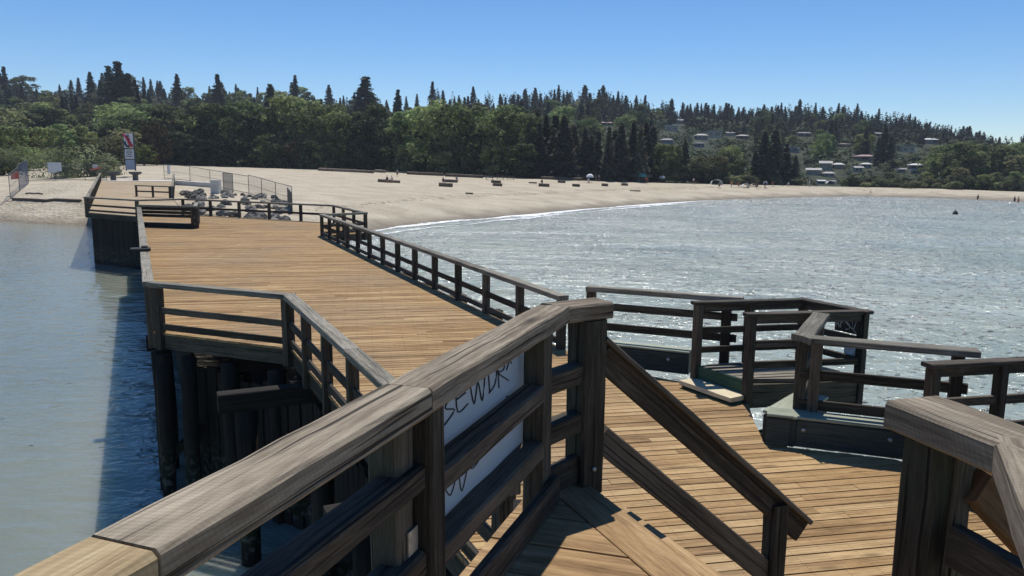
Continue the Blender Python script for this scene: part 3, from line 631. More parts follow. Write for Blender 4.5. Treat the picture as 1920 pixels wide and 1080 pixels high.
# ------------------------------------------------------------------ near landing
landing = thing('stair_landing', 'weathered plank landing in the foreground above the stairs to the deck', 'landing', (0, 0, LZ))
RA = 20.4; rd = azv(RA)
def railp(Y, z=0): return V(-.785 + .3727 * (Y - 1.4), Y, LZ + z)
ed = azv(157.0); pe = V(.42, 4.27, 0); side_out = V(-ed.y, ed.x, 0)    # outward of the stair edge
if side_out.x < 0: side_out = -side_out
rp_ = V(1.36, 2.33, 0)
Lp = railp(4.2); F_ = [tuple((railp(-2.2) + V(-.05, 0, 0)).xy), tuple((railp(4.16) + V(-.1, .02, 0)).xy), tuple((pe + V(-.02, .02, 0)).xy), (1.46, 1.92), (-.35, -1.75)]
ib = [F_[0], F_[1], tuple((pe - side_out * .25).xy), tuple((V(1.46, 1.92, 0) - side_out * .25).xy), F_[4]]
m = MB(); clip_boards(m, [(x, y) for x, y in ib], 106, .29, .012, -.05, 0, brk=9); m.build('deck_planks', M_LAND, landing)
m = MB(); a, b = pe - side_out * .12, V(1.46, 1.92, 0) - side_out * .12; m.board(V(a.x, a.y, -.024), V(b.x, b.y, -.024), .235, .05, seg=4, jit=.004); m.build('nosing_plank', M_LAND, landing)
m = MB()
for q in (a + side_out * .06 - V(0, 0, .2), ): m.board(q, b + side_out * .06 - V(0, 0, .2), .06, .28)
for Y in (-.5, 1.0, 2.5, 3.9): m.board(railp(Y, -LZ - .18) + V(-.05, 0, 0), railp(Y, -LZ - .18) + azv(110) * (1.25 if Y < 3.5 else .6), .08, .24)
m.board(railp(-2, -LZ - .18) + V(-.06, 0, 0), railp(4.15, -LZ - .18) + V(-.06, 0, 0), .08, .24)
m.build('bearer', M_POST, landing)
for (x, y) in ((-.8, 1.6), (.12, 4.05), (.45, 4.1), (1.3, 2.4), (.5, .6), (-.32, 2.75)):
    m = MB(); m.board(V(x, y, -5.9 if x < .1 else -1.75), V(x, y, -.08), .2, .2, up=(1, 0, 0), seg=3, jit=.01); m.build('support_post', M_PILE, landing)

lr = thing('landing_railing', 'foreground railing with broad incised grey cap on the left of the landing', 'railing', tuple(railp(-2)))
o0 = railp(-2)
def part(mb_, name, mat, root, o): 
    mb_.v = [(x - o.x, y - o.y, z - o.z) for x, y, z in mb_.v]; return mb_.build(name, mat, root)
def capb(Y0, Y1, mat, m0=0, m1=0):
    m = MB(); m.board(railp(Y0, 1.002), railp(Y1, 1.002), .185, .092, ch=.011, seg=max(3, int((Y1 - Y0) / .13)), jit=.0048, m0=m0, m1=m1, tone=random.random()); return part(m, 'cap_board', mat, lr, o0)
tm = math.tan(R((57 - RA) / 2))
capb(-1.9, 1.435, M_FRESH); capb(1.443, 2.555, M_NEAR); capb(2.563, 4.13, M_NEAR, m1=-(-tm) )
cend = railp(4.13, 1.002); e2_ = cend + azv(57) * .34
m = MB(); m.board(cend, e2_, .185, .092, ch=.011, seg=3, jit=.004, m0=tm, tone=.3); part(m, 'cap_board', M_NEAR, lr, o0)
def posts_at(Y, wid, off, mat=M_POST, lo=-.3, dx=0):
    m = MB(); p = railp(Y) + V(rd.y, -rd.x, 0) * off; m.board(p + V(0, 0, lo), p + V(0, 0, .953), wid, wid, up=rd, ch=.01, seg=7, jit=.006); return part(m, 'post', mat, lr, o0)
posts_at(2.50, .115, -.035); posts_at(2.635, .115, .02); posts_at(.6, .12, 0); posts_at(-1.2, .12, 0)
P2 = Pv(1007, 760, railp(1), RA); posts_at(P2.y, .12, 0)
m = MB(); pc = V(.425, 4.24, LZ); m.board(pc - V(0, 0, .06), pc + V(0, 0, .953), .165, .165, up=azv(57), ch=.012, seg=8, jit=.008); part(m, 'end_post', M_POST, lr, o0)
for (Y0, Y1, zc, off, nm) in ((-1.9, 2.57, .72, .0, 'mid_rail'), (-1.9, 2.57, .40, .0, 'mid_rail'), (2.66, 3.9, .645, 0, 'mid_rail'), (2.66, 3.9, .345, 0, 'mid_rail'), (-1.9, 3.95, .09, .085, 'toe_board')):
    m = MB(); n_ = V(rd.y, -rd.x, 0) * off
    m.board(railp(Y0, zc) + n_, railp(Y1, zc) + n_, .115 if nm == 'mid_rail' else .05, .092 if nm == 'mid_rail' else .15, ch=.01, seg=int((Y1 - Y0) / .16), jit=.005); part(m, nm, M_RAIL, lr, o0)
# short rails from second post to the end post
for zc, hh in ((.66, .11), (.38, .11), (.10, .16)):
    m = MB(); m.board(railp(P2.y + .04, zc), V(.40, 4.22, LZ + zc), .10 if zc > .2 else .06, hh, ch=.01, seg=4, jit=.004); part(m, 'mid_rail' if zc > .2 else 'toe_board', M_RAIL, lr, o0)
m = MB(); p = V(.425, 4.24, LZ + .10) + azv(147) * .084; m.tube([p, p + azv(147) * .015], .013, 8); part(m, 'bolt', M_STEEL, lr, o0)
m = MB()
for zz in (.5, .2):
    m = MB(); m.box(railp(2.53, zz) + V(rd.y, -rd.x, 0) * .028, .07, .006, .09, rz=math.atan2(rd.y, rd.x)); part(m, 'strap_plate', M_STEEL, lr, o0)

# tagged sign board behind the rails
sg = thing('sign_board', 'white sign board covered in black scribbled tag behind the foreground rails', 'sign', tuple(railp(2.72, 0)))
so0 = railp(2.72, 0); nl = V(-rd.y, rd.x, 0)
m = MB(); NX, NZ = 14, 10; L_s, H_s = 1.27, .86
def sp_(u, v):
    sag = .018 * math.sin(u * 3.1) + .03 * (1 - v) * math.sin(u * 2 + .5) - .02 * v
    sk = .04 * (1 - v)
    return so0 + rd * (u * L_s + .03 - sk) + nl * (.085 - sag) + V(0, 0, .20 + v * .75)
for i in range(NX):
    for j in range(NZ):
        m.quad(sp_(i / NX, j / NZ), sp_((i + 1) / NX, j / NZ), sp_((i + 1) / NX, (j + 1) / NZ), sp_(i / NX, (j + 1) / NZ), tone=.5)
o_ = part(m, 'panel', M_SIGN, sg, so0); o_.data.polygons.foreach_set('use_smooth', [True] * len(o_.data.polygons))
def strokes(sts, name, rad=.0034):
    m = MB(); sts = [[(.04 + u * .80, .84 + (v - .84) * .8 if v > .66 else v) for u, v in s_] for s_ in sts]
    for s_ in sts:
        q = []
        for k in range(len(s_) - 1):                      # Catmull-Rom through the points
            p0, p1, p2_, p3 = s_[max(k - 1, 0)], s_[k], s_[k + 1], s_[min(k + 2, len(s_) - 1)]
            for i in range(4):
                t = i / 4
                q.append(tuple(.5 * (2 * p1[c] + (p2_[c] - p0[c]) * t + (2 * p0[c] - 5 * p1[c] + 4 * p2_[c] - p3[c]) * t * t + (3 * p1[c] - p0[c] - 3 * p2_[c] + p3[c]) * t ** 3) for c in (0, 1)))
        q.append(s_[-1])
        m.tube([sp_(u, v) - nl * .004 for u, v in q], rad, 5, tone=.5)
    part(m, name, M_INK, sg, so0)
strokes([[(.16, .84), (.08, .76), (.12, .68), (.2, .74), (.15, .82)], [(.2, .93), (.2, .7)], [(.2, .92), (.28, .9), (.22, .82), (.3, .77), (.21, .71)], [(.42, .9), (.33, .92), (.33, .74), (.43, .75)], [(.33, .83), (.41, .84)],
         [(.45, .93), (.49, .72), (.54, .86), (.58, .7), (.63, .93)], [(.66, .92), (.67, .72)], [(.64, .93), (.76, .88), (.74, .76), (.66, .72)], [(.78, .93), (.79, .7)], [(.77, .92), (.88, .9), (.86, .82), (.79, .82), (.93, .7)], [(.7, .98), (.98, .93), (.9, .8)], [(.96, .86), (.98, .82)]], 'tag_writing')
strokes([[(.1, .34), (.18, .4), (.24, .33), (.3, .42)], [(.32, .43), (.34, .3), (.42, .45)], [(.46, .47), (.44, .38), (.53, .4), (.55, .48)], [(.6, .54), (.66, .42), (.7, .52)], [(.84, .62), (.76, .58), (.86, .52), (.78, .47)], [(.88, .64), (.96, .6), (.9, .5)], [(.14, .46), (.36, .5), (.7, .58)]], 'tag_writing', .0028)
m = MB()
for k in range(3): m.tube([sp_(.9, .955 - k * .022) - nl * .003, sp_(.985, .955 - k * .022) - nl * .003], .0028, 4, tone=.5)
part(m, 'printed_lines', plain('grey_print', (.25, .27, .32)), sg, so0)

# stairs and hand rails
st = thing('stairs', 'steep timber stairs with dark hand rail going down from the landing to the deck', 'stairs', (.42, 4.27, LZ))
su_ = azv(67)
def SP(base, t, z): p = V(base[0], base[1], 0) + su_ * t; return V(p.x - .42, p.y - 4.27, z - LZ)
bl, br = (.46, 4.24), (1.42, 2.28)
for k in range(7):
    t, z = .12 + k * .245, LZ - .2125 * (k + 1)
    m = MB(); m.board(SP(bl, t, z - .02), SP(br, t, z - .02), .27, .045); m.build('tread', M_LAND, st)
for bb in (bl, br):
    m = MB(); m.board(SP(bb, 0, LZ - .25), SP(bb, 1.75, LZ - 1.68), .06, .28); m.build('stringer', M_BROWN, st)
for bb, nm in ((bl, 0), (br, 1)):
    hz_ = .09 * nm; m = MB(); m.board(SP(bb, .05, 5.945 + hz_), SP(bb, 1.62, 4.60 + hz_), .055, .165 - .025 * nm, ch=.008, seg=8, jit=.004); m.build('hand_rail', M_BROWN if nm else M_RAIL, st)
    if nm == 0:
        m = MB(); m.board(SP(bb, .05, 6.045), SP(bb, 1.66, 4.665), .13, .035, ch=.008, seg=8, jit=.004); m.build('hand_rail_cap', M_RAIL, st)
    m = MB(); m.board(SP(bb, .05, 5.46), SP(bb, 1.36, 4.335), .055, .15, ch=.008, seg=8, jit=.004); m.build('lower_rail', M_RAIL if nm == 0 else M_BROWN, st)
    m = MB(); m.board(SP(bb, 1.40, DZ), SP(bb, 1.40, 4.83), .12, .12, up=su_, ch=.01, seg=5, jit=.006); m.build('bottom_post', M_POST, st)

# right foreground railing
rr = thing('landing_railing', 'foreground railing corner with grooved cap and thick dark post at the right', 'railing', (rp_.x, rp_.y, LZ))
ro = V(rp_.x, rp_.y, LZ)
c0, c1 = V(1.335, 2.48, LZ + 1.0), V(1.471, 2.052, LZ + 1.0); c2 = c1 + azv(206) * 2.2
an = R(206 - math.degrees(math.atan2((c1 - c0).x, (c1 - c0).y)) % 360); tmr = math.tan(an / 2)
m = MB(); m.board(c0, c1, .225, .095, ch=.012, seg=5, jit=.004, m1=tmr, tone=.25); part(m, 'cap_board', M_NEAR, rr, ro)
m = MB(); m.board(c1, c2, .225, .095, ch=.012, seg=14, jit=.005, m0=-tmr, tone=.7); part(m, 'cap_board', M_NEAR, rr, ro)
m = MB(); d_ = (c1 - c0).normalized(); m.board(V(1.355, 2.36, LZ - .5), V(1.355, 2.36, LZ + .95), .135, .135, up=d_, ch=.012, seg=9, jit=.009, tone=.2); part(m, 'post', M_POST, rr, ro)
m = MB(); m.board(V(1.408, 2.335, LZ - .3), V(1.408, 2.335, LZ + .95), .07, .10, up=d_, ch=.01, seg=8, jit=.006); part(m, 'post', M_POST, rr, ro)
m = MB(); m.board(V(1.485, 1.97, LZ - .3), V(1.485, 1.97, LZ + .95), .10, .12, up=azv(206), ch=.01, seg=8, jit=.006); part(m, 'post', M_POST, rr, ro)
for zc in (.63, .30):
    m = MB(); m.board(V(1.40, 2.28, LZ + zc), V(1.47, 2.0, LZ + zc), .05, .135, seg=4, jit=.004); part(m, 'mid_rail', M_RAIL, rr, ro)
    m = MB(); m.board(V(1.46, 2.0, LZ + zc), V(1.46, 2.0, LZ + zc) + azv(206) * 2, .05, .135, seg=8, jit=.004); part(m, 'mid_rail', M_RAIL, rr, ro)


# ------------------------------------------------------------------ beach furniture and fences
def place(root, p, rz=0): root.location = p; root.rotation_euler.z = rz; return root
def ppx(Y): return Y / FPX                      # metres per photo pixel at distance Y
SH = land(270, 334, 90)
# concrete abutment at the shore end of the walkway
ab = MB(); a, b = V(-55.8, 105.6, 0), V(-45.3, 105.6, 0); za = DZ + wz(0, 105)
ab.board(V(a.x, a.y + 1.6, za - .55), V(b.x, b.y + 1.6, za - .55), 3.4, 1.2, ch=.03); tag(ab.build('abutment', M_CONC), 'pale concrete abutment slab where the far walkway meets the sand', 'abutment')
def t_stand(x, label):
    p = V((x - 960) / FPX * 107.4 * 1.005, 107.4, za + .05); r = thing('concrete_stand', label, 'concrete stand', p, 0, 'T-shaped stands at the end of the walkway')
    k = ppx(107)
    m = MB(); m.box((0, 0, 6 * k), 8 * k, 6 * k, 12 * k, ch=.03); m.build('stem', M_DCONC, r)
    m = MB(); m.box((0, 0, 14 * k), 20 * k, 9 * k, 4 * k, ch=.05); m.box((0, 0, 11.2 * k), 14 * k, 7 * k, 1.6 * k, ch=.02); m.build('top', M_DCONC, r); return r
t_stand(221, 'dark T-shaped stand at the left of the walkway end, nearest the red barrier'); t_stand(262, 'dark T-shaped stand at the walkway end in front of the tall sign')
# tall sign with anchor emblem
ks = 124.0; kp = ppx(ks); gp = V((251 - 960) / FPX * ks * 1.0, ks, CAMZ - (320 - 301) * kp)
tsn = thing('beach_sign', 'tall white sign with red and dark anchor emblem behind the walkway end', 'sign', gp, R(-26))
m = MB()
for sx in (-12.6, 12.6): m.box((sx * kp, 0, 35 * kp), 2.2 * kp, .12, 70 * kp, ch=.01)
for c_ in list(range(1)): pass
m.build('posts', plain('sign_post_blue', (.05, .07, .10), .6), tsn)
for z0, z1, nm, mt in ((2, 20, 'lower_panel', plain('blue_grey_panel', (.36, .42, .52), .5, .08)), (22, 39, 'text_panel', M_WHITE), (42, 68, 'emblem_panel', M_WHITE)):
    m = MB(); m.box((0, -.08, (z0 + z1) / 2 * kp), 24 * kp, .06, (z1 - z0) * kp); pn_ = m.build(nm, mt, tsn)
    if nm == 'text_panel':
        m = MB()
        for zz, w0 in ((36, 14), (33, 17), (30, 12), (26.5, 18)): m.box((0, -.13, zz * kp), w0 * kp, .02, 1.1 * kp)
        m.build('printed_lines', M_INK, pn_)
    if nm == 'emblem_panel':
        m = MB(); q = lambda x, z: V(x * kp, -.135, z * kp)
        m.tube([q(-11, 66), q(-5, 62), q(1, 55), q(7, 48), q(11, 44)], [2.2 * kp, 2.6 * kp, 2.8 * kp, 2.6 * kp, 2.0 * kp], 8, tone=.5); m.tube([q(2, 60), q(1, 50), q(4, 46)], [1.8 * kp, 2.4 * kp, 2 * kp], 8, tone=.5); m.build('red_emblem', plain('sign_red', (.5, .03, .06), .5), pn_)
        m = MB(); m.tube([q(-9, 54), q(-8.5, 49), q(-5, 45), q(0, 44), q(5, 46), q(7, 49)], [1.6 * kp, 1.9 * kp, 2.1 * kp, 2.1 * kp, 1.9 * kp, 1.4 * kp], 8, tone=.5); m.tube([q(1, 62), q(0, 66)], [1.6 * kp, 1.3 * kp], 8, tone=.5); m.build('dark_emblem', plain('sign_navy', (.03, .04, .08), .5), pn_)
# red barrier lying left of the sign
M_RED = plain('faded_red_plastic', (.62, .13, .09), .5)
k = ppx(112); rb = thing('road_barrier', 'red and white plastic barrier lying beside the tall sign', 'barrier', (gp.x - 17 * kp, 116, CAMZ - (321 - 301) * k), R(12))
m = MB(); m.board(V(-9 * k, 0, 1 * k), V(9 * k, 0, 5.5 * k), .3, 2.6 * k, ch=.03); m.build('red_board', M_RED, rb)
m = MB(); m.board(V(-4 * k, .2, 8 * k), V(4 * k, .2, 8 * k), .1, 7 * k, ch=.02); m.build('white_board', M_WHITE, rb)
m = MB(); m.box((-8 * k, 0, .5 * k), 1 * k, .5, 2.5 * k); m.box((8 * k, 0, 1.5 * k), 1 * k, .5, 4.5 * k); m.build('feet', M_BLACK, rb)

M_PIPE = plain('fence_pipe_steel', (.09, .10, .105), .5, .2, 9, metal=.3)
M_WIRE = plain('chain_link_wire', (.16, .17, .18), .6, .1, 9, metal=.3)
def fence_panel(a, b, h, label, ng=.26, wr=.005, mat=M_WIRE, cloth=None, sign=None):
    a, b = Vector(a), Vector(b); r = thing('fence_panel', label, 'fence panel', a, 0, 'temporary wire fence panels on the sand')
    d = b - a; L = math.hypot(d.x, d.y); tp = V(0, 0, h)
    for nm, p, q in (('end_post', V(0, 0, -.3), tp), ('end_post', d + V(0, 0, -.3), d + tp), ('top_pipe', tp, d + tp), ('bottom_pipe', V(0, 0, .12), d + V(0, 0, .12)), ('middle_pipe', tp * .5, d + tp * .5)):
        m = MB(); m.tube([p, q], .035 if nm != 'middle_pipe' else .02, 6, tone=.5); m.build(nm, M_PIPE, r)
    m = MB(); n = int((L + h) / ng)
    for i in range(1, n):                              # diagonal wires both ways
        s = i * ng
        for flip in (0, 1):
            x0, z0 = (s, 0) if s <= L else (L, s - L)
            x1, z1 = (0, s) if s <= h else (s - h, h)
            if flip: x0, x1 = L - x0, L - x1
            p, q = d * (x0 / L) + V(0, 0, z0), d * (x1 / L) + V(0, 0, z1)
            m.tube([p, q], wr, 3, tone=.5, smooth=False, cap=False)
    m.build('wire_mesh', mat, r)
    if cloth:
        m = MB(); pts = 8
        for i in range(pts):
            f0, f1 = i / pts, (i + 1) / pts; o1 = V(.05 * math.sin(i * 2.1), .05, 0); o2 = V(.05 * math.sin((i + 1) * 2.1), .05, 0)
            m.quad(d * f0 + V(0, 0, .15) + o1, d * f1 + V(0, 0, .15) + o2, d * f1 + tp * .97 + o2, d * f0 + tp * .97 + o1)
        m.build('screen_cloth', cloth, r)
    if sign:
        f, z0, w_, h_ = sign; c = d * f + V(0, -.06, z0); u = V(d.x, d.y, 0).normalized()
        m = MB(); m.board(c - u * w_ / 2, c + u * w_ / 2, .02, h_); m.build('notice_board', M_WHITE, r)
    return r
def fp(x, y, Y): p = Py_(x, y, Y); return p
def Py_(x, y, Y):
    d = ray(x, y); t = Y / d[1]; return V(d[0] * t, Y, CAMZ + d[2] * t)
def grounded(x, Y):
    u = (x - 960) / FPX * 1.0; X = u * Y; return V(X, Y, TH(X, Y))
RF = [(312, 118), (360, 112), (397, 104), (468, 94), (492, 89), (518, 84), (548, 80)]
RL = ['wire fence panel nearest the tall sign, behind the riprap', 'wire fence panel second from the tall sign', 'wide wire fence panel behind the upright block', 'wire fence panel before the leaning pair at the riprap end', 'wire fence panel beside the end panel of the riprap fence', 'last wire fence panel at the water end of the riprap fence']
for i in range(len(RF) - 1):
    a, b = grounded(*RF[i]), grounded(*RF[i + 1]); fence_panel(a, b, 2.15 + (.15 if i > 2 else 0), RL[i], ng=.5 if i < 3 else .26, sign=(.2, 1.4, 1.0, 1.3) if i == 0 else None)
a, b = grounded(421, 96), grounded(439, 95); fence_panel(a, b, 2.3, 'narrow meshed fence panel standing alone behind the riprap', ng=.1, wr=.014)
a, b = grounded(540, 82), grounded(548, 76); fence_panel(a, b, 2.0, 'short wire fence panel turning toward the water at the riprap end', ng=.1, wr=.012)
M_BLUE = plain('blue_coated_wire', (.012, .035, .10), .8, .2, 1.2)
a, b = land(20, 375, 60), land(37, 359, 60); fence_panel(a, b, 3.0, 'left fence panel with red flag and bare wire at the tide line', ng=.45, wr=.008)
a2, b2 = land(37, 359, 60), land(54, 344, 60); fence_panel(a2, b2, 3.3, 'blue cloth covered fence panel on the left sand', ng=.4, wr=.008, mat=M_BLUE)
fl = MB(); fl.quad(V(-.5, 0, 0), V(.5, .1, .1), V(.45, .1, 1.0), V(-.4, .05, .75)); f_ = fl.build('red_flag', M_RED); f_.location = a.lerp(b, .75) + V(0, -.3, 1.7); f_.modifiers.new('thick', 'SOLIDIFY').thickness = .02
tag(f_, 'small red flag tied to the left wire fence', 'flag')
LF = [(54, 117), (110, 118), (165, 116), (205, 114)]
LL = ['low wire fence panel between blue cloth panel and first white notice', 'low wire fence panel with white notice before the big dune bush', 'low wire fence panel ending beside the walkway railing']
for i in range(3):
    a, b = grounded(*LF[i]), grounded(*LF[i + 1]); fence_panel(a, b, 2.4, LL[i], ng=.3, sign=(.93, 1.9, 1.3, 1.5) if i == 0 else ((.12, 2.0, 1.4, 1.3) if i == 1 else None))
# long pole lying along the tide line from the fence to the walkway
m = MB(); pts = [land(24 + 16 * i, 377 + i * .3, 60) + V(0, 0, .12) for i in range(9)]; m.tube(pts, .16, 8, jit=.2); tag(m.build('drift_pole', M_LOG), 'long dark drift pole lying from the left fence to the walkway', 'log')
m = MB(); pts = [land(48 + 8 * i, 364 + i * .15, 60) + V(0, 0, .06) for i in range(5)]; m.tube(pts, .09, 8, jit=.2); tag(m.build('drift_pole', M_LOG), 'short thin drift stick above the long drift pole', 'log')
# upright block and concrete beam above the riprap
p = grounded(407, 92); m = MB(); m.box((0, 0, .75), 1.0, .8, 1.7, ch=.05); o = m.build('stone_block', M_CONC); o.location = p; tag(o, 'upright pale stone block standing behind the riprap boulders', 'block')
m = MB(); a, b = land(332, 347, 70) + V(0, 0, .3), land(400, 352, 70) + V(0, 0, .3); m.board(a, b, .9, .6, ch=.05, seg=5, jit=.03); tag(m.build('concrete_beam', M_CONC), 'long pale concrete beam lying on top of the riprap', 'beam')
# riprap boulders
ROCKS = []
for k in range(6):
    m = MB(); rr_ = random.Random(k); nu, nv = 9, 6; vs_ = []
    for j in range(nv + 1):
        ph = -math.pi / 2 + math.pi * j / nv
        for i in range(nu):
            th = 2 * math.pi * i / nu; q = rr_.uniform(.78, 1.12); vs_.append((math.cos(ph) * math.cos(th) * q, math.cos(ph) * math.sin(th) * q * rr_.uniform(.7, .9), math.sin(ph) * .65 * q))
    m._add(vs_, [[j * nu + i, j * nu + (i + 1) % nu, (j + 1) * nu + (i + 1) % nu, (j + 1) * nu + i] for j in range(nv) for i in range(nu)], [[(0, 0)] * 4] * (nu * nv), .5)
    ROCKS.append(m.mesh('boulder', plain('grey_rock_%d' % (k % 3), [(.06, .057, .052), (.11, .104, .094), (.20, .188, .165)][k % 3], .9, .35, 2, bump=.4)))
def boulder(p, s, label, group):
    o = bpy.data.objects.new('boulder', random.choice(ROCKS)); col.objects.link(o); o.location = p; o.scale = (s, s * random.uniform(.8, 1.2), s * random.uniform(.8, 1.15)); o.rotation_euler = (random.uniform(-.3, .3), random.uniform(-.3, .3), random.uniform(0, 6)); tag(o, label, 'boulder', group)
for k in range(85):
    x = random.uniform(342, 535); f = (x - 342) / 193; y = random.uniform(352 + 22 * f, 418)
    p = land(x, y, 50); boulder(p + V(0, 0, .05), random.uniform(.28, .8), 'grey boulder in the riprap heap behind the far deck railing', 'riprap boulders beside the pier')

# drift logs on the beach
def log(x, y, wpx, label, r=.32, rz=0, lift=.7):
    p = land(x, y, 60); L = wpx * ppx(p.y); m = MB(); n = 6
    m.tube([V(-L / 2 + L * k / n, random.uniform(-.04, .04), r * lift) for k in range(n + 1)], [r * (1.1 - .25 * k / n) for k in range(n + 1)], 10, jit=.15)
    o = m.build('drift_log', M_LOG); o.location = p; o.rotation_euler.z = rz; tag(o, label, 'log', 'drift logs set out on the beach'); return p
log(722, 342, 26, 'dark log where the sitting pair rests, leftmost on the beach', .36, R(4)); log(742, 343, 16, 'short log right of the sitting pair', .3, R(-3))
log(845, 342, 26, 'upper of the two dark logs near the middle of the beach', .36, R(3)); log(836, 350, 25, 'lower of the two dark logs near the middle of the beach', .42, R(-3))
log(930, 343, 18, 'upper log of the second pair on the beach', .33); log(933, 349, 17, 'lower log of the second pair on the beach', .36, R(-4)); log(999, 344, 15, 'thin pale log right of the second pair', .18, R(2))
log(1020, 350, 20, 'dark log with a knob right of the second pair', .38, R(-3)); log(1053, 343, 14, 'higher small dark log beyond the knobbed log', .34, R(-5)); log(1080, 350, 14, 'small dark log below the white sunshade', .36, R(-3))
log(1134, 349, 12, 'small dark log right of the white sunshade', .36, R(-3)); log(1171, 348, 12, 'small dark log farthest right of the log row', .34, R(-3)); log(1191, 359, 20, 'thin reddish pole lying lower near the surf', .14, R(2)); log(880, 364, 14, 'thin dark stick lying on the open sand', .15, R(2))
# long logs edging the park
for i, (x0, y0, x1, y1) in enumerate(((598, 320, 700, 325), (704, 323, 722, 324), (764, 327, 830, 330), (835, 331, 905, 334), (1015, 336, 1090, 339))):
    a, b = land(x0, y0), land(x1, y1); m = MB(); m.tube([a.lerp(b, k / 6) + V(0, 0, .3) for k in range(7)], .42, 8, jit=.2)
    tag(m.build('drift_log', M_LOG), ['long edging log below the leafy park trees at left', 'short edging log between two long ones', 'long edging log below the widest leafy trees', 'edging log below the tree beside the picnic tables', 'edging log below the dark spruce stand'][i], 'log', 'logs edging the park')

# ------------------------------------------------------------------ people
SKIN = plain('skin_tone', (.42, .25, .17), .6, .05)
HAIR = plain('dark_hair', (.03, .02, .015), .6)
def cloth(name, c): return plain(name, c, .85, .08)
POSE = {
 'stand': dict(pel=(0, 0, .92), ch=(0, .02, 1.3), nk=(0, .02, 1.48), hd=(0, .03, 1.64), kn=((-.1, -.02, .5), (.11, .02, .5)), ft=((-.11, 0, .05), (.13, .03, .05)), el=((-.24, .02, 1.14), (.24, 0, 1.14)), ha=((-.25, -.08, .88), (.26, -.06, .88))),
 'walk': dict(pel=(0, 0, .9), ch=(0, -.03, 1.28), nk=(0, -.04, 1.46), hd=(0, -.06, 1.62), kn=((-.1, -.22, .5), (.1, .08, .47)), ft=((-.1, -.3, .05), (.1, .38, .1)), el=((-.24, .14, 1.12), (.24, -.14, 1.12)), ha=((-.22, .2, .88), (.22, -.28, .92))),
 'sit': dict(pel=(0, 0, .48), ch=(0, .03, .86), nk=(0, .0, 1.04), hd=(0, -.03, 1.2), kn=((-.12, -.42, .52), (.13, -.42, .5)), ft=((-.13, -.5, .06), (.14, -.46, .06)), el=((-.24, -.05, .72), (.24, -.05, .7)), ha=((-.14, -.3, .58), (.16, -.3, .56)))}
def skinmesh(name, pts, edges, rad, mat, parent, root=0):
    me = bpy.data.meshes.new(name); me.from_pydata(pts, edges, []); me.materials.append(mat)
    o = bpy.data.objects.new(name, me); col.objects.link(o); o.parent = parent
    o.modifiers.new('skin', 'SKIN'); sv = me.skin_vertices[0].data if me.skin_vertices else None
    if sv is None: me.attributes; 
    for i, r in enumerate(rad): me.skin_vertices[0].data[i].radius = (r, r * .8)
    me.skin_vertices[0].data[root].use_root = True
    s = o.modifiers.new('sub', 'SUBSURF'); s.levels = 1; s.render_levels = 1; return o
def person(p, rz, pose, top, bottom, label, group=None):
    r = thing('person', label, 'person', p, rz, group); P = POSE[pose]
    sh = [(-.17, P['ch'][1], P['ch'][2] + .1), (.17, P['ch'][1], P['ch'][2] + .1)]
    pts = [P['pel'], P['ch'], P['nk'], P['hd'], (P['hd'][0], P['hd'][1], P['hd'][2] + .1)]; ed = [(0, 1), (1, 2), (2, 3), (3, 4)]; rad = [.13, .14, .055, .095, .08]
    for s_ in (0, 1):
        b = len(pts); hx = -.09 if s_ == 0 else .09
        pts += [(hx, P['pel'][1], P['pel'][2] - .05), P['kn'][s_], P['ft'][s_], (P['ft'][s_][0], P['ft'][s_][1] - .17, P['ft'][s_][2] - .01)]; ed += [(0, b), (b, b + 1), (b + 1, b + 2), (b + 2, b + 3)]; rad += [.095, .06, .042, .035]
        c = len(pts); pts += [sh[s_], P['el'][s_], P['ha'][s_], tuple(np.array(P['ha'][s_]) + np.array((0, -.04, -.1)))]; ed += [(1, c), (c, c + 1), (c + 1, c + 2), (c + 2, c + 3)]; rad += [.065, .045, .033, .025]
    skinmesh('body', pts, ed, rad, SKIN, r)
    m = MB(); n = 10
    def ring(c, rx, ry): return [(c[0] + rx * math.cos(2 * math.pi * i / n), c[1] + ry * math.sin(2 * math.pi * i / n), c[2]) for i in range(n)]
    if top is not None:
        pe_, ch_ = np.array(P['pel']), np.array(P['ch']); rs = [ring(pe_ + (0, 0, .04), .175, .13), ring((pe_ + ch_) / 2, .165, .125), ring(ch_, .19, .14), ring(ch_ + (0, 0, .12), .18, .11), ring(ch_ + (0, 0, .18), .07, .065)]
        m._add(sum(rs, []), [[j * n + i, j * n + (i + 1) % n, (j + 1) * n + (i + 1) % n, (j + 1) * n + i] for j in range(4) for i in range(n)], [[(0, 0)] * 4] * (4 * n), .5, True); m.build('shirt', top, r)
    m = MB(); m.dome(V(*P['hd']) + V(0, .015, .03), .105, .115, .12, 10, 4, jit=.08, lo=-.2); m.build('hair', HAIR, r)
    m = MB()
    for s_ in (0, 1):
        hx = -.09 if s_ == 0 else .09; a = V(hx, P['pel'][1], P['pel'][2] + .02); k_ = V(*P['kn'][s_]); m.tube([a, a.lerp(k_, .5), a.lerp(k_, .85)], [.115, .098, .085], 10, tone=.5)
    m.build('shorts', bottom, r); return r
T = {k: cloth(k + '_cloth', c) for k, c in dict(white=(.75, .75, .73), black=(.02, .02, .025), orange=(.6, .2, .06), blue=(.06, .12, .3), red=(.5, .04, .04), grey=(.25, .25, .26), teal=(.05, .25, .26), sand=(.5, .4, .28), navy=(.02, .03, .07)).items()}
def pp(x, y, rz, pose, a, b, label, dz=0, wade=False):
    p = Pz(x, y, 0) if wade else land(x, y, 60)
    person(p + V(0, 0, dz - (.45 if wade else 0)), R(rz), pose, T[a] if a else None, T[b], label, 'people on the beach')
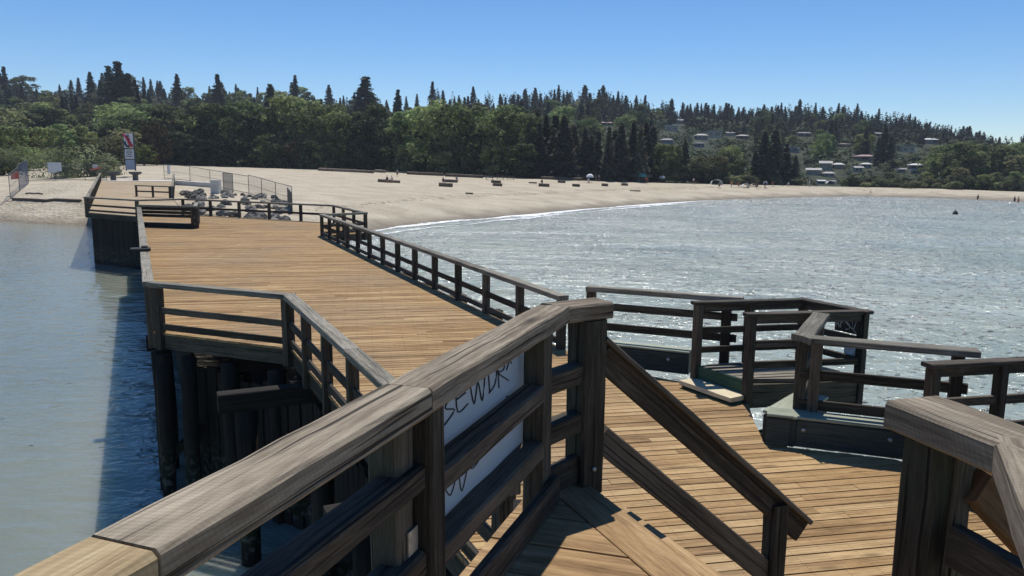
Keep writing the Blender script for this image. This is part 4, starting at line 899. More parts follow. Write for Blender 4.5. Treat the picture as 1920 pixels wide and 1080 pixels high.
pp(726, 343, 20, 'sit', 'black', 'navy', 'person in black sitting on the leftmost beach log'); pp(735, 343, -15, 'sit', 'white', 'sand', 'person in white sitting beside the one in black on the log'); pp(745, 332, 0, 'stand', 'grey', 'black', 'person in grey standing behind the leftmost log')
pp(831, 345, 10, 'sit', 'navy', 'black', 'person in navy sitting between the two middle logs'); pp(856, 340, 30, 'sit', 'grey', 'blue', 'person in grey sitting at the right end of the upper middle log'); pp(1016, 347, 0, 'sit', 'black', 'grey', 'person in black sitting on the knobbed log')
pp(1117, 340, 0, 'stand', 'black', 'black', 'person all in black standing right of the white sunshade'); pp(1123, 340, 40, 'stand', 'grey', 'navy', 'person in grey standing close to the one all in black')
pp(1103, 344, 10, 'sit', 'white', 'white', 'person in white sitting under the white sunshade'); pp(1251, 341, 60, 'walk', 'teal', 'black', 'person in teal walking below the round park tree')
pp(1371, 352, 0, 'walk', 'orange', 'sand', 'person in orange walking on the narrow right beach'); pp(1384, 351, 10, 'sit', 'red', 'navy', 'person in red sitting beside the pale tent'); pp(1434, 353, 20, 'stand', 'navy', 'navy', 'person in navy standing on the right beach'); pp(1400, 350, -10, 'sit', 'blue', 'white', 'person in blue sitting behind the pale tent')
pp(1620, 366, 20, 'stand', None, 'black', 'bather with bare back wading near the far right shore, left of two', 0, True); pp(1632, 367, -30, 'stand', None, 'navy', 'bather with bare back wading near the far right shore, right of two', 0, True); pp(1833, 375, 0, 'walk', 'black', 'black', 'bather in black wading alone at far right', 0, True); pp(1902, 379, 0, 'stand', 'navy', 'black', 'bather in navy wading at the right edge, left of two', 0, True); pp(1909, 380, 0, 'stand', None, 'red', 'bather in red shorts wading at the right edge', 0, True)
pp(1448, 350, 10, 'sit', 'red', 'black', 'person in red sitting right of the standing navy figure'); pp(1478, 350, -20, 'sit', 'white', 'blue', 'person in white sitting between the flat white tent and the tiny grey one'); pp(1517, 350, 30, 'stand', 'white', 'grey', 'person in white standing right of the tiny grey tent'); pp(1530, 349, 0, 'sit', 'teal', 'navy', 'person in teal sitting left of the tiny white tent'); pp(1300, 346, 50, 'walk', 'white', 'navy', 'person in white walking left of the pale dome tent'); pp(1212, 345, 0, 'stand', 'red', 'black', 'person in red standing under the tall teal sunshade'); pp(1420, 356, -60, 'walk', 'black', 'grey', 'person in black walking along the wet sand at right'); pp(1348, 354, 70, 'walk', 'grey', 'black', 'person in grey walking in front of the pale dome tent')
# sunshades and tents
def sunshade(x, y, wpx, hpx, c, label):
    p = land(x, y, 60); k = ppx(p.y); r = thing('sunshade', label, 'sunshade', p, 0, 'sunshades and tents on the beach'); m = MB(); m.tube([V(0, 0, -.2), V(.1, 0, hpx * k * .9)], .03, 6); m.build('pole', M_STEEL, r)
    m = MB(); m.dome((.1, 0, hpx * k * .62), wpx * k / 2, wpx * k / 2, hpx * k * .42, 8, 4, jit=.03); m.build('canopy', c, r)
def tent(x, y, wpx, hpx, c, label):
    p = land(x, y, 60); k = ppx(p.y); w_, h_ = wpx * k, hpx * k; r = thing('beach_tent', label, 'tent', p, 0, 'sunshades and tents on the beach'); m = MB(); n = 8
    for i in range(n):
        t0, t1 = math.pi * i / n, math.pi * (i + 1) / n; a0, a1 = (-math.cos(t0) * w_ / 2, math.sin(t0) ** .8 * h_), (-math.cos(t1) * w_ / 2, math.sin(t1) ** .8 * h_)
        m.quad(V(a0[0], -.8, a0[1]), V(a1[0], -.8, a1[1]), V(a1[0] * .9, .9, a1[1] * .8), V(a0[0] * .9, .9, a0[1] * .8))
    o = m.build('shell', c, r); o.modifiers.new('thick', 'SOLIDIFY').thickness = .03
    m = MB(); m.box((0, 0, .03), w_ * .9, 1.5, .04); m.build('floor', T['grey'], r)
sunshade(1105, 342, 14, 15, T['white'], 'round white sunshade near the middle of the beach, brightest of all'); sunshade(1203, 342, 18, 17, T['teal'], 'tall teal sunshade before the dark spruces'); sunshade(1434, 352, 9, 12, T['grey'], 'grey sunshade on the narrow right beach'); sunshade(1240, 342, 12, 12, T['white'], 'small white sunshade below the round park tree')
tent(1343, 346, 22, 10, T['white'], 'wide pale dome tent below the grey-green bush'); tent(1397, 352, 14, 8, T['white'], 'low white tent on the narrow right beach'); tent(1413, 350, 12, 6, T['sand'], 'low sand coloured tent right of the low white one'); tent(1374, 345, 12, 6, T['white'], 'small white tent left of the low white one'); tent(1555, 345, 12, 6, T['white'], 'tiny white tent far along the right beach'); tent(1500, 345, 10, 5, T['grey'], 'tiny grey tent far along the right beach'); tent(1462, 347, 12, 5, T['white'], 'flat white tent behind the standing navy figure')
# picnic tables at the park edge
def picnic(x, y, label):
    p = land(x, y, 100); r = thing('picnic_table', label, 'picnic table', p, R(random.uniform(-15, 15)), 'picnic tables at the park edge')
    m = MB(); m.box((0, 0, .75), 1.9, .8, .06); m.build('table_top', M_LOG, r)
    for sy in (-.75, .75): m = MB(); m.box((0, sy, .45), 1.9, .28, .05); m.build('bench_seat', M_LOG, r)
    for sx in (-.7, .7): m = MB(); m.board(V(sx, -.75, 0), V(sx, .3, .73), .06, .1); m.board(V(sx, .75, 0), V(sx, -.3, .73), .06, .1); m.build('leg_frame', M_LOG, r)
picnic(918, 337, 'leftmost dark picnic table behind the second log pair'); picnic(938, 336, 'middle dark picnic table behind the second log pair'); picnic(957, 337, 'rightmost dark picnic table behind the second log pair')
# dark buoy
p = Pz(1791, 402, 0); m = MB(); m.dome((0, 0, -.1), .42, .42, .7, 12, 5, lo=-.3); m.tube([V(0, 0, .5), V(0, 0, .8)], .06, 8); o = m.build('buoy', M_BLACK); o.location = p; tag(o, 'dark buoy floating alone on the open bay', 'buoy')

# ------------------------------------------------------------------ houses on the slope
HB = []
WALLS = {k: plain('wall_' + k, c, .8, .06, .5) for k, c in dict(white=(.36, .355, .335), grey=(.25, .255, .25), blue=(.22, .27, .33), cream=(.5, .46, .38), brown=(.2, .15, .11), pink=(.36, .26, .25)).items()}
ROOFS = {k: plain('roof_' + k, c, .7, .12, 1) for k, c in dict(white=(.55, .55, .53), grey=(.22, .22, .23), pale=(.36, .35, .33), dark=(.07, .07, .075), brown=(.16, .11, .085), pink=(.30, .19, .18)).items()}
GLASS = plain('dark_window_glass', (.03, .04, .05), .15, .2, .3, spec=.6)
def house(x, y, wpx, hpx, wall, roof, kind, label, rz=None):
    p = land(x, y, 210); k = ppx(p.y); wpx *= .84; hpx *= .84; w_, h_ = wpx * k, hpx * k; d_ = w_ * .75
    HB.append((x - wpx * .55, x + wpx * .55, y - hpx * 1.05, y, p.y))
    r = thing('house', label, 'house', p + V(0, d_ / 2, 0), R(random.uniform(-18, 18)) if rz is None else R(rz), 'houses on the hillside')
    wh = h_ * (.72 if kind != 'flat' else .88)
    m = MB(); m.box((0, 0, wh / 2 - 1), w_, d_, wh + 2); m.build('wall', WALLS[wall], r)
    m = MB(); o_ = .5; W, D = w_ / 2 + o_, d_ / 2 + o_
    if kind == 'flat':
        m.box((0, 0, wh + .2), w_ + 1, d_ + 1, .45); 
    elif kind == 'gable':
        pr = [V(-W, -D, wh), V(W, -D, wh), V(W, 0, h_), V(-W, 0, h_), V(-W, D, wh), V(W, D, wh)]
        m._add(pr, [[0, 1, 2, 3], [3, 2, 5, 4], [0, 3, 4], [1, 5, 2], [0, 4, 5, 1]], [[(0, 0)] * 4, [(0, 0)] * 4, [(0, 0)] * 3, [(0, 0)] * 3, [(0, 0)] * 4], .5)
    else:
        pr = [V(-W, -D, wh), V(W, -D, wh), V(W, D, wh), V(-W, D, wh), V(-W * .4, 0, h_), V(W * .4, 0, h_)]
        m._add(pr, [[0, 1, 5, 4], [1, 2, 5], [2, 3, 4, 5], [3, 0, 4], [3, 2, 1, 0]], [[(0, 0)] * 4, [(0, 0)] * 3, [(0, 0)] * 4, [(0, 0)] * 3, [(0, 0)] * 4], .5)
    m.build('roof', ROOFS[roof], r)
    fl = 2 if wh > 4 else 1; n = max(2, int(w_ / 2.6))
    for f in range(fl):
        zc = wh * (f + .55) / fl
        for i in range(n):
            m = MB(); m.box((-w_ / 2 + w_ * (i + .5) / n, -d_ / 2 - .03, zc), w_ / n * .66, .12, wh / fl * .5); m.build('window', GLASS, r)
    if fl == 2:
        m = MB(); m.box((0, -d_ / 2 - .6, wh * .5), w_ * .9, 1.2, .15); m.box((0, -d_ / 2 - 1.2, wh * .5 + .5), w_ * .9, .06, .8); m.build('balcony', WALLS['white'], r)
    return r
for a in [(1747, 270, 26, 13, 'grey', 'white', 'hip', 'house with brilliant white roof high among the right firs'), (1702, 285, 30, 12, 'cream', 'pale', 'flat', 'long low house with pale flat roof right of the dark fir'), (1722, 318, 28, 13, 'grey', 'white', 'hip', 'house with broad bright roof low on the right slope'), (1718, 326, 14, 8, 'white', 'white', 'flat', 'small white annex below the broad bright roof'),
          (1626, 315, 17, 11, 'white', 'white', 'hip', 'small house with bright roof beside the tall dark fir'), (1610, 322, 16, 12, 'cream', 'pale', 'gable', 'cream gabled house left of the small bright roofed one'), (1574, 316, 20, 12, 'grey', 'white', 'hip', 'grey house with white hip roof above the white gabled block'), (1550, 318, 22, 19, 'white', 'pale', 'gable', 'tall white gabled house above the shore shrubs'),
          (1528, 328, 27, 15, 'white', 'pale', 'gable', 'white gabled block with balcony nearest the dark firs'), (1556, 332, 22, 11, 'cream', 'pale', 'hip', 'cream hip roofed block beside the white gabled block'), (1486, 286, 30, 13, 'blue', 'grey', 'hip', 'blue-grey house halfway up the slope'), (1509, 256, 28, 10, 'grey', 'pale', 'hip', 'grey house high below the ridge firs'),
          (1652, 256, 20, 9, 'white', 'grey', 'gable', 'little white gabled house near the ridge'), (1628, 302, 40, 14, 'pink', 'pink', 'hip', 'wide house with dusky pink roof'), (1692, 324, 14, 10, 'cream', 'grey', 'gable', 'cream house left of the broad bright roof'), (1540, 345, 14, 9, 'white', 'white', 'gable', 'small white cottage on the shore, left of two'), (1560, 345, 10, 8, 'white', 'grey', 'gable', 'smaller grey roofed cottage on the shore'),
          (1261, 246, 26, 12, 'cream', 'white', 'flat', 'cream house with pale flat roof behind the round park tree'), (1252, 270, 27, 12, 'blue', 'grey', 'hip', 'blue house with two window rows behind the round park tree'), (1316, 262, 24, 13, 'grey', 'pale', 'hip', 'grey house left of the wide cream house'), (1342, 258, 30, 15, 'cream', 'pale', 'flat', 'wide cream flat roofed house in the middle of the slope'), (1370, 255, 16, 9, 'white', 'grey', 'gable', 'white gabled house right of the wide cream house'),
          (1394, 261, 22, 10, 'brown', 'pale', 'hip', 'brown house with pale hip roof on the middle slope'), (1272, 232, 22, 10, 'cream', 'grey', 'gable', 'cream gabled house just below the ridge firs'), (1137, 236, 20, 9, 'white', 'pink', 'gable', 'white house with pink roof peeping over the spruces'), (1312, 276, 18, 11, 'blue', 'dark', 'hip', 'blue house with dark roof above the park trees'), (1424, 300, 18, 12, 'grey', 'grey', 'hip', 'grey house beside the tall dark pair of firs'), (1585, 276, 22, 9, 'brown', 'brown', 'hip', 'brown roofed house in the middle of the right slope'),
          (160, 178, 14, 9, 'white', 'white', 'flat', 'tiny white house on the left ridge'), (760, 204, 28, 11, 'cream', 'pale', 'hip', 'pale roofed house above the park trees, left of two'), (788, 203, 18, 10, 'grey', 'pale', 'gable', 'grey gabled house above the park trees, right of two'), (80, 165, 20, 9, 'grey', 'pale', 'hip', 'grey hip roofed house on the far left hillside')]:
    house(*a)
# low park shelter at left
p = land(128, 284, 130); k = ppx(p.y); r = thing('park_shelter', 'low park shelter with flat grey roof behind the dune bush', 'shelter', p, R(4)); HB.append((95, 162, 250, 285, p.y))
m = MB(); m.box((0, 0, 17 * k), 52 * k, 22 * k, 2.5 * k, ch=.05); m.box((0, 0, 13.5 * k), 46 * k, 18 * k, 2 * k); m.build('roof', ROOFS['pale'], r); m = MB(); m.box((0, 5 * k, 6 * k), 42 * k, 6 * k, 13 * k); m.build('wall', WALLS['brown'], r)
for sx in (-20, -7, 7, 20): m = MB(); m.box((sx * k, -8 * k, 6 * k), 1.2 * k, 1.2 * k, 13 * k); m.build('post', M_POST, r)

# ------------------------------------------------------------------ trees
SKX = [-80, 0, 60, 100, 150, 180, 225, 260, 300, 340, 400, 420, 500, 560, 600, 640, 690, 720, 760, 800, 850, 900, 950, 1000, 1060, 1120, 1180, 1240, 1300, 1350, 1400, 1440, 1500, 1560, 1600, 1660, 1700, 1760, 1800, 1850, 1920, 2000]
SKY_ = [125, 134, 148, 156, 150, 142, 128, 146, 158, 152, 160, 152, 166, 158, 178, 170, 160, 182, 178, 168, 166, 171, 169, 164, 166, 167, 180, 190, 196, 197, 200, 193, 195, 197, 206, 209, 219, 232, 239, 252, 257, 262]
F_LEAF = foliage('broad_leaves', (.034, .058, .018), (.31, .385, .135)); F_OLIVE = foliage('olive_leaves', (.04, .048, .018), (.28, .29, .13)); F_FIR = foliage('fir_needles', (.014, .03, .021), (.10, .145, .09), .3); F_SPR = foliage('spruce_needles', (.034, .037, .024), (.21, .195, .125), .35); F_SHR = foliage('shrub_leaves', (.045, .06, .018), (.23, .25, .11)); F_LIME = foliage('lime_leaves', (.05, .07, .012), (.19, .22, .05)); F_DUNE = foliage('dune_bush_leaves', (.10, .125, .055), (.46, .50, .27)); F_RED = foliage('copper_leaves', (.04, .032, .014), (.12, .085, .036))
def leaf(m, c, nrm, s, tone):
    a = Vector(nrm).cross(Vector((random.gauss(0, 1), random.gauss(0, 1), random.gauss(0, 1)))); 
    if a.length < 1e-3: a = Vector((1, 0, 0))
    a.normalize(); b = Vector(nrm).cross(a).normalized(); a *= s * random.uniform(.6, 1.1); b *= s * random.uniform(.5, .9); c = Vector(c)
    m.quad(c - a - b * .4, c + a * .2 - b, c + a + b * .3, c - a * .3 + b, tone=tone)
def trunk_mesh(h, r, limbs, mat=M_BARK):
    m = MB(); m.tube([V(0, 0, -.6), V(0, 0, .1), V(.1, .05, h * .35), V(.15, .1, h * .6)], [r * 1.4, r * 1.1, r * .8, r * .4], 8, jit=.1)
    for (a, z, L) in limbs:
        p = V(.1, .05, z); q = p + V(math.cos(a) * L, math.sin(a) * L, L * .9); m.tube([p, p.lerp(q, .5) + V(0, 0, -.1), q], [r * .45, r * .3, r * .12], 6)
    return m.mesh('trunk', mat)
def broadleaf(h, w_, mat, n=3600, lowest=.02, nb=46, ls=.44):
    """unit built at real size: crown of many leaf clumps in uneven boughs"""
    m = MB(); blobs = []
    for i in range(nb):
        z = random.uniform(lowest + .08, .92); rmax = w_ / 1.9 * (1 - max(0, (z - .5) / .55) ** 2) ** .5 * (.75 + .25 * min(1, (z - lowest) / .2))
        a = random.uniform(0, 6.283); q = random.uniform(.35, .85) * rmax; br = random.uniform(.09, .165) * min(w_, h)
        blobs.append((V(q * math.cos(a), q * math.sin(a), z * h), br, random.uniform(.2, .8)))
    blobs.append((V(0, 0, h * .9), w_ * .16, .6))
    for i in range(n):
        c, br, t = random.choice(blobs); v = Vector((random.gauss(0, 1), random.gauss(0, 1), random.gauss(0, 1))).normalized(); v.z = abs(v.z) * random.choice((1, 1, 1, -1))
        p = c + Vector((v.x, v.y, v.z * .75)) * br * random.uniform(.6, 1.12); nn_ = (v + Vector((random.gauss(0, .5), random.gauss(0, .5), random.gauss(0, .5) + .4))).normalized()
        leaf(m, p, nn_, ls * random.uniform(.6, 1.3), min(1, max(0, t + random.uniform(-.25, .25))))
    return m.mesh('crown', mat)
def conifer(h, w_, mat, n=1700, droop=.35, ragged=.35, base=.06):
    m = MB(); z = base; lv = []
    while z < .985:
        rr_ = (w_ / 2) * (1 - z) ** .85 * random.uniform(1 - ragged, 1.1) + .12; nb = random.randint(5, 8)
        for i in range(nb): lv.append((z * h, rr_ * random.uniform(.6, 1.15), random.uniform(0, 6.283), random.uniform(.15, .85)))
        z += random.uniform(.012, .03)
    per = max(2, n // len(lv))
    for (zz, L, a, t) in lv:
        for k in range(per):
            f = random.uniform(.15, 1); x = L * f; p = V(math.cos(a) * x, math.sin(a) * x, zz - droop * x * .8 * f + random.uniform(-.15, .15)) + V(random.gauss(0, .12), random.gauss(0, .12), 0)
            nn_ = Vector((math.cos(a) * .4 + random.gauss(0, .4), math.sin(a) * .4 + random.gauss(0, .4), .8)).normalized(); leaf(m, p, nn_, random.uniform(.35, .7) * (.6 + .4 * (1 - zz / h)) * (h / 15) ** .5, min(1, max(0, t + random.uniform(-.2, .2))))
    for k in range(10): leaf(m, V(0, 0, h * random.uniform(.95, 1.0)), Vector((random.gauss(0, 1), random.gauss(0, 1), .2)).normalized(), .16, .5)
    return m.mesh('crown', mat)
def shrub_mesh(w_, h, mat, n=700, ls=.2):
    m = MB(); bl = [(V(random.uniform(-.35, .35) * w_, random.uniform(-.3, .3) * w_, random.uniform(.14, .65) * h), random.uniform(.2, .34) * min(w_, h * 1.6), random.uniform(.2, .8)) for _ in range(9)]
    for i in range(n):
        c, br, t = random.choice(bl); v = Vector((random.gauss(0, 1), random.gauss(0, 1), random.gauss(0, 1))).normalized(); p = c + Vector((v.x, v.y, v.z * .8)) * br * random.uniform(.5, 1.1)
        if p.z < 0: p.z = -p.z * .3
        leaf(m, p, (v + Vector((0, 0, .4))).normalized(), ls * random.uniform(.6, 1.3), min(1, max(0, t + random.uniform(-.3, .3))))
    return m.mesh('crown', mat)
def tk(h): return trunk_mesh(h, .02 * h, [(random.uniform(0, 6.28), h * random.uniform(.22, .4), h * random.uniform(.15, .25)) for _ in range(4)])
BL = [(16, broadleaf(16, random.uniform(11, 15), F_LEAF), tk(16)) for _ in range(5)]
OL = [(12, broadleaf(12, random.uniform(9, 12), F_OLIVE, 1800), tk(12)) for _ in range(3)]
LM = [(9, broadleaf(9, 8, F_LIME, 1300, ls=.34), tk(9)) for _ in range(2)]
CO = [(8, broadleaf(8, 9.5, F_RED, 1700, ls=.3, lowest=.05), tk(8))]
FI = [(15, conifer(15, random.uniform(6.4, 9.0), F_FIR, 2600), tk(15)) for _ in range(5)]
SPC = [(15, conifer(15, random.uniform(6.2, 7.8), F_SPR, 3000, droop=.75, ragged=.25, base=.03), tk(15)) for _ in range(4)]
SH_ = [(2, shrub_mesh(3.2, 2, F_SHR), None) for _ in range(3)]; SH2 = [(2, shrub_mesh(3.2, 2, F_OLIVE), None) for _ in range(2)]
def joined(v):
    h, c, t = v; me = c.copy(); return me
def tree(name, kinds, p, h, label, cat, group, parts=True, wf=1.0, sink=0.0):
    hh, c, t = random.choice(kinds); s = h / hh; rz = random.uniform(0, 6.28)
    if parts and t is not None:
        r = thing(name, label, cat, p - V(0, 0, sink), rz, group); r.scale = (s * wf, s * wf, s)
        for nm, me in (('trunk', t), ('crown', c)):
            o = bpy.data.objects.new(nm, me); col.objects.link(o); o.parent = r
    else:
        r = bpy.data.objects.new(name, c); col.objects.link(r); r.location = p - V(0, 0, sink); r.rotation_euler.z = rz; r.scale = (s * wf, s * wf, s); tag(r, label, cat, group)
    return r
def clear(x0, x1, y0, y1, Y):
    return not any(Y < hy + 3 and x1 > a and x0 < b and y1 > c and y0 < d - 2 for a, b, c, d, hy in HB)
def tree_px(name, kinds, x, Y, ytop, label, cat, group, parts=True, wf=1.0, base=None):
    """tree on the ground at distance Y whose top reaches photo row ytop"""
    d = ray(x, base or 300); X = d[0] / d[1] * Y; p = V(X, Y, TH(X, Y)); zt = Py_(x, ytop, Y).z
    return tree(name, kinds, p, max(1.5, zt - p.z), label, cat, group, parts, wf)
# front row of the park: leafy trees, then the spruce stand, then low trees to the right
G1 = 'leafy trees behind the beach'
front = [(345, 222, 'B'), (372, 196, 'B'), (405, 200, 'B'), (440, 192, 'B'), (478, 190, 'B'), (520, 222, 'B'), (556, 182, 'B'), (596, 186, 'B'), (638, 214, 'B'), (672, 208, 'B'), (704, 196, 'B'), (742, 214, 'B'), (780, 200, 'B'), (822, 188, 'B'), (862, 190, 'B'), (902, 196, 'B'), (938, 200, 'B'), (968, 215, 'B')]
LBF = ['leafy tree at the left end of the park row', 'tall leafy tree right of the copper tree', 'leafy tree in the left clump of the park row', 'broad leafy tree in the left clump', 'full leafy tree ending the left clump', 'low leafy tree in the dip of the park row', 'tall leafy tree right of the dip', 'round leafy tree behind the orange sapling', 'lower leafy tree left of the tall ridge fir', 'leafy tree below the tall ridge fir', 'leafy tree right of the tall ridge fir', 'lower leafy tree before the big canopy', 'leafy tree at the left of the big canopy', 'tallest leafy tree of the big canopy', 'dense leafy tree in the big canopy middle', 'leafy tree behind the picnic tables', 'leafy tree at the right of the big canopy', 'leafy tree touching the spruce stand']
for (x, yt, k), lb in zip(front, LBF):
    u = (x - 960) / FPX; Y = IU(u, TYT) + random.uniform(5, 13); tree_px('broadleaf_tree', BL, x, Y, yt + random.uniform(-3, 3), lb, 'tree', G1, wf=random.uniform(.95, 1.15))
for x in range(335, 1000, 34): 
    u = (x - 960) / FPX; Y = IU(u, TYT) + random.uniform(20, 32); tree_px('broadleaf_tree', BL, x + random.uniform(-8, 8), Y, random.uniform(205, 235), 'leafy tree in the second row behind the park front', 'tree', 'second row of leafy trees')
for x, yt in ((350, 250), (385, 262), (430, 258), (500, 252), (590, 250), (640, 258), (765, 262), (850, 255), (925, 262), (978, 265), (690, 264), (540, 265)):
    u = (x - 960) / FPX; tree_px('broadleaf_tree', BL, x, IU(u, TYT) + 3.5, yt, 'small leafy tree filling below the park front row', 'tree', 'small trees below the park front', wf=1.3)
spr = [(992, 232), (1008, 216), (1026, 210), (1044, 212), (1060, 222), (1078, 240), (1092, 232), (1108, 238), (1124, 228), (1138, 236), (1152, 230), (1168, 226), (1184, 232), (1198, 222), (1212, 228), (1224, 240), (1015, 236), (1036, 232), (1145, 250), (1190, 246), (1070, 250), (1116, 256)]
for i, (x, yt) in enumerate(spr):
    u = (x - 960) / FPX; Y = IU(u, TYT) + random.uniform(4, 16); tree_px('spruce_tree', SPC, x + random.uniform(-5, 5), Y, yt + random.uniform(-8, 16), 'drooping brownish spruce in the dark stand behind the beach middle', 'tree', 'brown spruce stand', wf=random.uniform(.9, 1.6))
one = [('broadleaf_tree', BL, 1248, 270, 'round bright tree right of the spruce stand', 1.1), ('broadleaf_tree', BL, 1268, 285, 'lower round tree beside the bright one', 1.0), ('fir_tree', FI, 1284, 262, 'single dark fir right of the round bright tree', 1.0), ('broadleaf_tree', OL, 1312, 292, 'soft olive tree above the pale dome tent', 1.1), ('broadleaf_tree', OL, 1345, 288, 'olive tree left of the rounded shore tree', 1.1), ('broadleaf_tree', BL, 1386, 296, 'rounded green shore tree beside the tall firs', 1.25), ('broadleaf_tree', CO, 1308, 320, 'low coppery bush tree by the pale dome tent', 1.3), ('fir_tree', FI, 1432, 246, 'tall dark fir left in the tight pair', 1.3), ('fir_tree', FI, 1452, 240, 'tall dark fir right in the tight pair', 1.4), ('fir_tree', FI, 1474, 268, 'dark fir beside the tight pair', 1.3), ('fir_tree', FI, 1492, 290, 'short dark fir right of the tight pair', 1.3), ('fir_tree', FI, 1416, 280, 'short dark fir left of the tight pair', 1.2),
       ('broadleaf_tree', CO, 293, 228, 'round coppery tree behind the tall sign', .62), ('broadleaf_tree', LM, 492, 268, 'bright lime sapling before the left park clump', .9), ('broadleaf_tree', CO, 556, 262, 'orange tinted sapling before the park row', 1.0), ('broadleaf_tree', LM, 318, 262, 'yellow-green tree right of the round coppery one', 1.2),
       ('fir_tree', FI, 1655, 232, 'tall dark fir standing alone among the slope houses', 1.1), ('fir_tree', FI, 1668, 252, 'dark fir at the right foot of the lone tall one', 1.2), ('fir_tree', FI, 1645, 256, 'dark fir at the left foot of the lone tall one', 1.2)]
for nm, kd, x, yt, lb, wf in one:
    u = (x - 960) / FPX; Y = IU(u, TYT) + (8 if 1600 > x > 1000 or x < 600 else 70); 
    if x == 293: Y = 196
    if x in (492, 556): Y = IU(u, TYT) + 1.5
    tree_px(nm, kd, x, Y, yt, lb, 'tree', 'park and slope trees', wf=wf)
# low growth along the shore to the right
for i in range(60):
    x = random.uniform(1290, 1925); u = (x - 960) / FPX; Y = IU(u, TYT) + random.uniform(1, 12)
    if not clear(x - 12, x + 12, 330, 355, Y): continue
    tree('shrub', SH_ + SH2, V(u * Y, Y, TH(u * Y, Y)), random.uniform(1.4, 3.4), 'leafy shrub in the belt along the right shore', 'shrub', 'shrubs along the right shore', wf=1.2)
for x, yt, k in ((1600, 326, 'O'), (1640, 330, 'B'), (1668, 322, 'O'), (1730, 322, 'L'), (1700, 318, 'B'), (1746, 330, 'O'), (1772, 335, 'O'), (1800, 312, 'O'), (1820, 330, 'O'), (1850, 326, 'B'), (1872, 322, 'O'), (1895, 338, 'O'), (1910, 320, 'B'), (1500, 332, 'B'), (1585, 335, 'B'), (1470, 330, 'B'), (1440, 328, 'B'), (1530, 338, 'B')):
    u = (x - 960) / FPX; Y = IU(u, TYT) + random.uniform(3, 12)
    if not clear(x - 9, x + 9, yt, 345, Y): yt = max(yt, 332)
    tree_px('broadleaf_tree', {'O': OL, 'B': BL, 'L': LM}[k], x, Y, yt, 'small shore tree at the foot of the house slope', 'tree', 'small trees along the right shore', wf=1.2)
for x, yt in ((1790, 285), (1815, 262), (1840, 268), (1868, 268), (1888, 272), (1905, 266), (1850, 292), (1828, 300), (1775, 280), (1760, 272), (1912, 290), (1870, 305)):
    u = (x - 960) / FPX; Y = IU(u, TYT) + random.uniform(25, 60)
    if not clear(x - 10, x + 10, yt, 330, Y): continue
    tree_px('broadleaf_tree', BL + OL, x, Y, yt, 'dense dark tree in the clump at the right end of the bay', 'tree', 'dense trees at the right end', wf=1.2)
# left thicket behind the dunes
for i in range(55):
    x = random.uniform(-60, 345); f = x / 340; Y = random.uniform(215, 330); yt = 190 + random.uniform(-8, 40) - (Y - 215) * .12
    if not clear(x - 30, x + 30, yt, 285, Y): continue
    tree_px('broadleaf_tree', BL + OL, x, Y, yt + 10, 'bushy tree in the thicket on the left hillside', 'tree', 'left hillside thicket', wf=1.3)
for x, Y, yt, kd in ((-20, 175, 250, LM), (20, 170, 238, BL), (50, 178, 246, LM), (10, 160, 268, SH_), (-5, 150, 272, SH_), (185, 185, 258, OL), (215, 190, 252, OL), (80, 190, 240, BL), (270, 190, 270, LM), (120, 200, 232, BL), (160, 205, 236, BL), (232, 200, 240, OL)):
    tree_px('broadleaf_tree' if kd is not SH_ else 'shrub', kd, x, Y, yt, 'dune thicket growth left of the copper tree', 'tree' if kd is not SH_ else 'shrub', 'dune thicket', wf=1.35)
for x, Y, w_, yt, lb in ((140, 124, .82, 264, 'large rounded dune bush behind the left wire fence'), (92, 127, .6, 268, 'pale grey-green dune bush left of the large one'), (182, 128, .62, 278, 'lower dune bush right of the large one'), (8, 135, .9, 270, 'pale dune bush at the left edge of view'), (200, 122, .5, 300, 'small yellow-green tuft beside the walkway railing'), (40, 150, .8, 266, 'dark dune bush behind the blue fence panel')):
    d = ray(x, 300); X = d[0] / d[1] * Y; p = V(X, Y, TH(X, Y)); h = Py_(x, yt, Y).z - p.z
    o = bpy.data.objects.new('dune_bush', shrub_mesh(h * 2.3 * w_, h, F_DUNE if x != 40 else F_LEAF, 2800 if w_ > .6 else 500, .2)); col.objects.link(o); o.location = p; tag(o, lb, 'bush', 'dune bushes')
# middle slopes
cnt = 0
for i in range(700):
    x = random.uniform(-70, 1990); u = (x - 960) / FPX; f = random.uniform(.12, .97); yt_, yr_ = IU(u, TYT), IU(u, TYR); Y = yt_ + (yr_ - yt_) * f
    if x < 1180 and f < .3: continue
    X = u * Y; z = TH(X, Y); right = x > 1180
    fir = random.random() < (.25 if right and f < .55 else .55)
    h = random.uniform(6, 10) if right and f < .55 else random.uniform(9, 15)
    if fir: h *= 1.15
    k = FPX / Y; cx, cy = proj((X, Y, z)); top = cy - h * k
    if not clear(cx - h * .3 * k, cx + h * .3 * k, top, cy, Y): continue
    if top < float(np.interp(cx, SKX, SKY_)) + 14: continue
    if right and f < .6 and any(abs(cx - (a + b) / 2) < 16 and top < d and cy > c for a, b, c, d, hy in HB if hy > Y): continue
    cnt += 1
    if cnt > 250: break
    nm = 'fir_tree' if fir else 'broadleaf_tree'
    tree(nm, FI if fir else (BL + OL + (LM if random.random() < .15 else [])), V(X, Y, z), h, ('dark fir' if fir else 'leafy tree') + (' among the houses on the right slope' if right else ' on the wooded slope behind the park'), 'tree', ('firs' if fir else 'leafy trees') + (' on the right slope' if right else ' on the left slope'), parts=False)
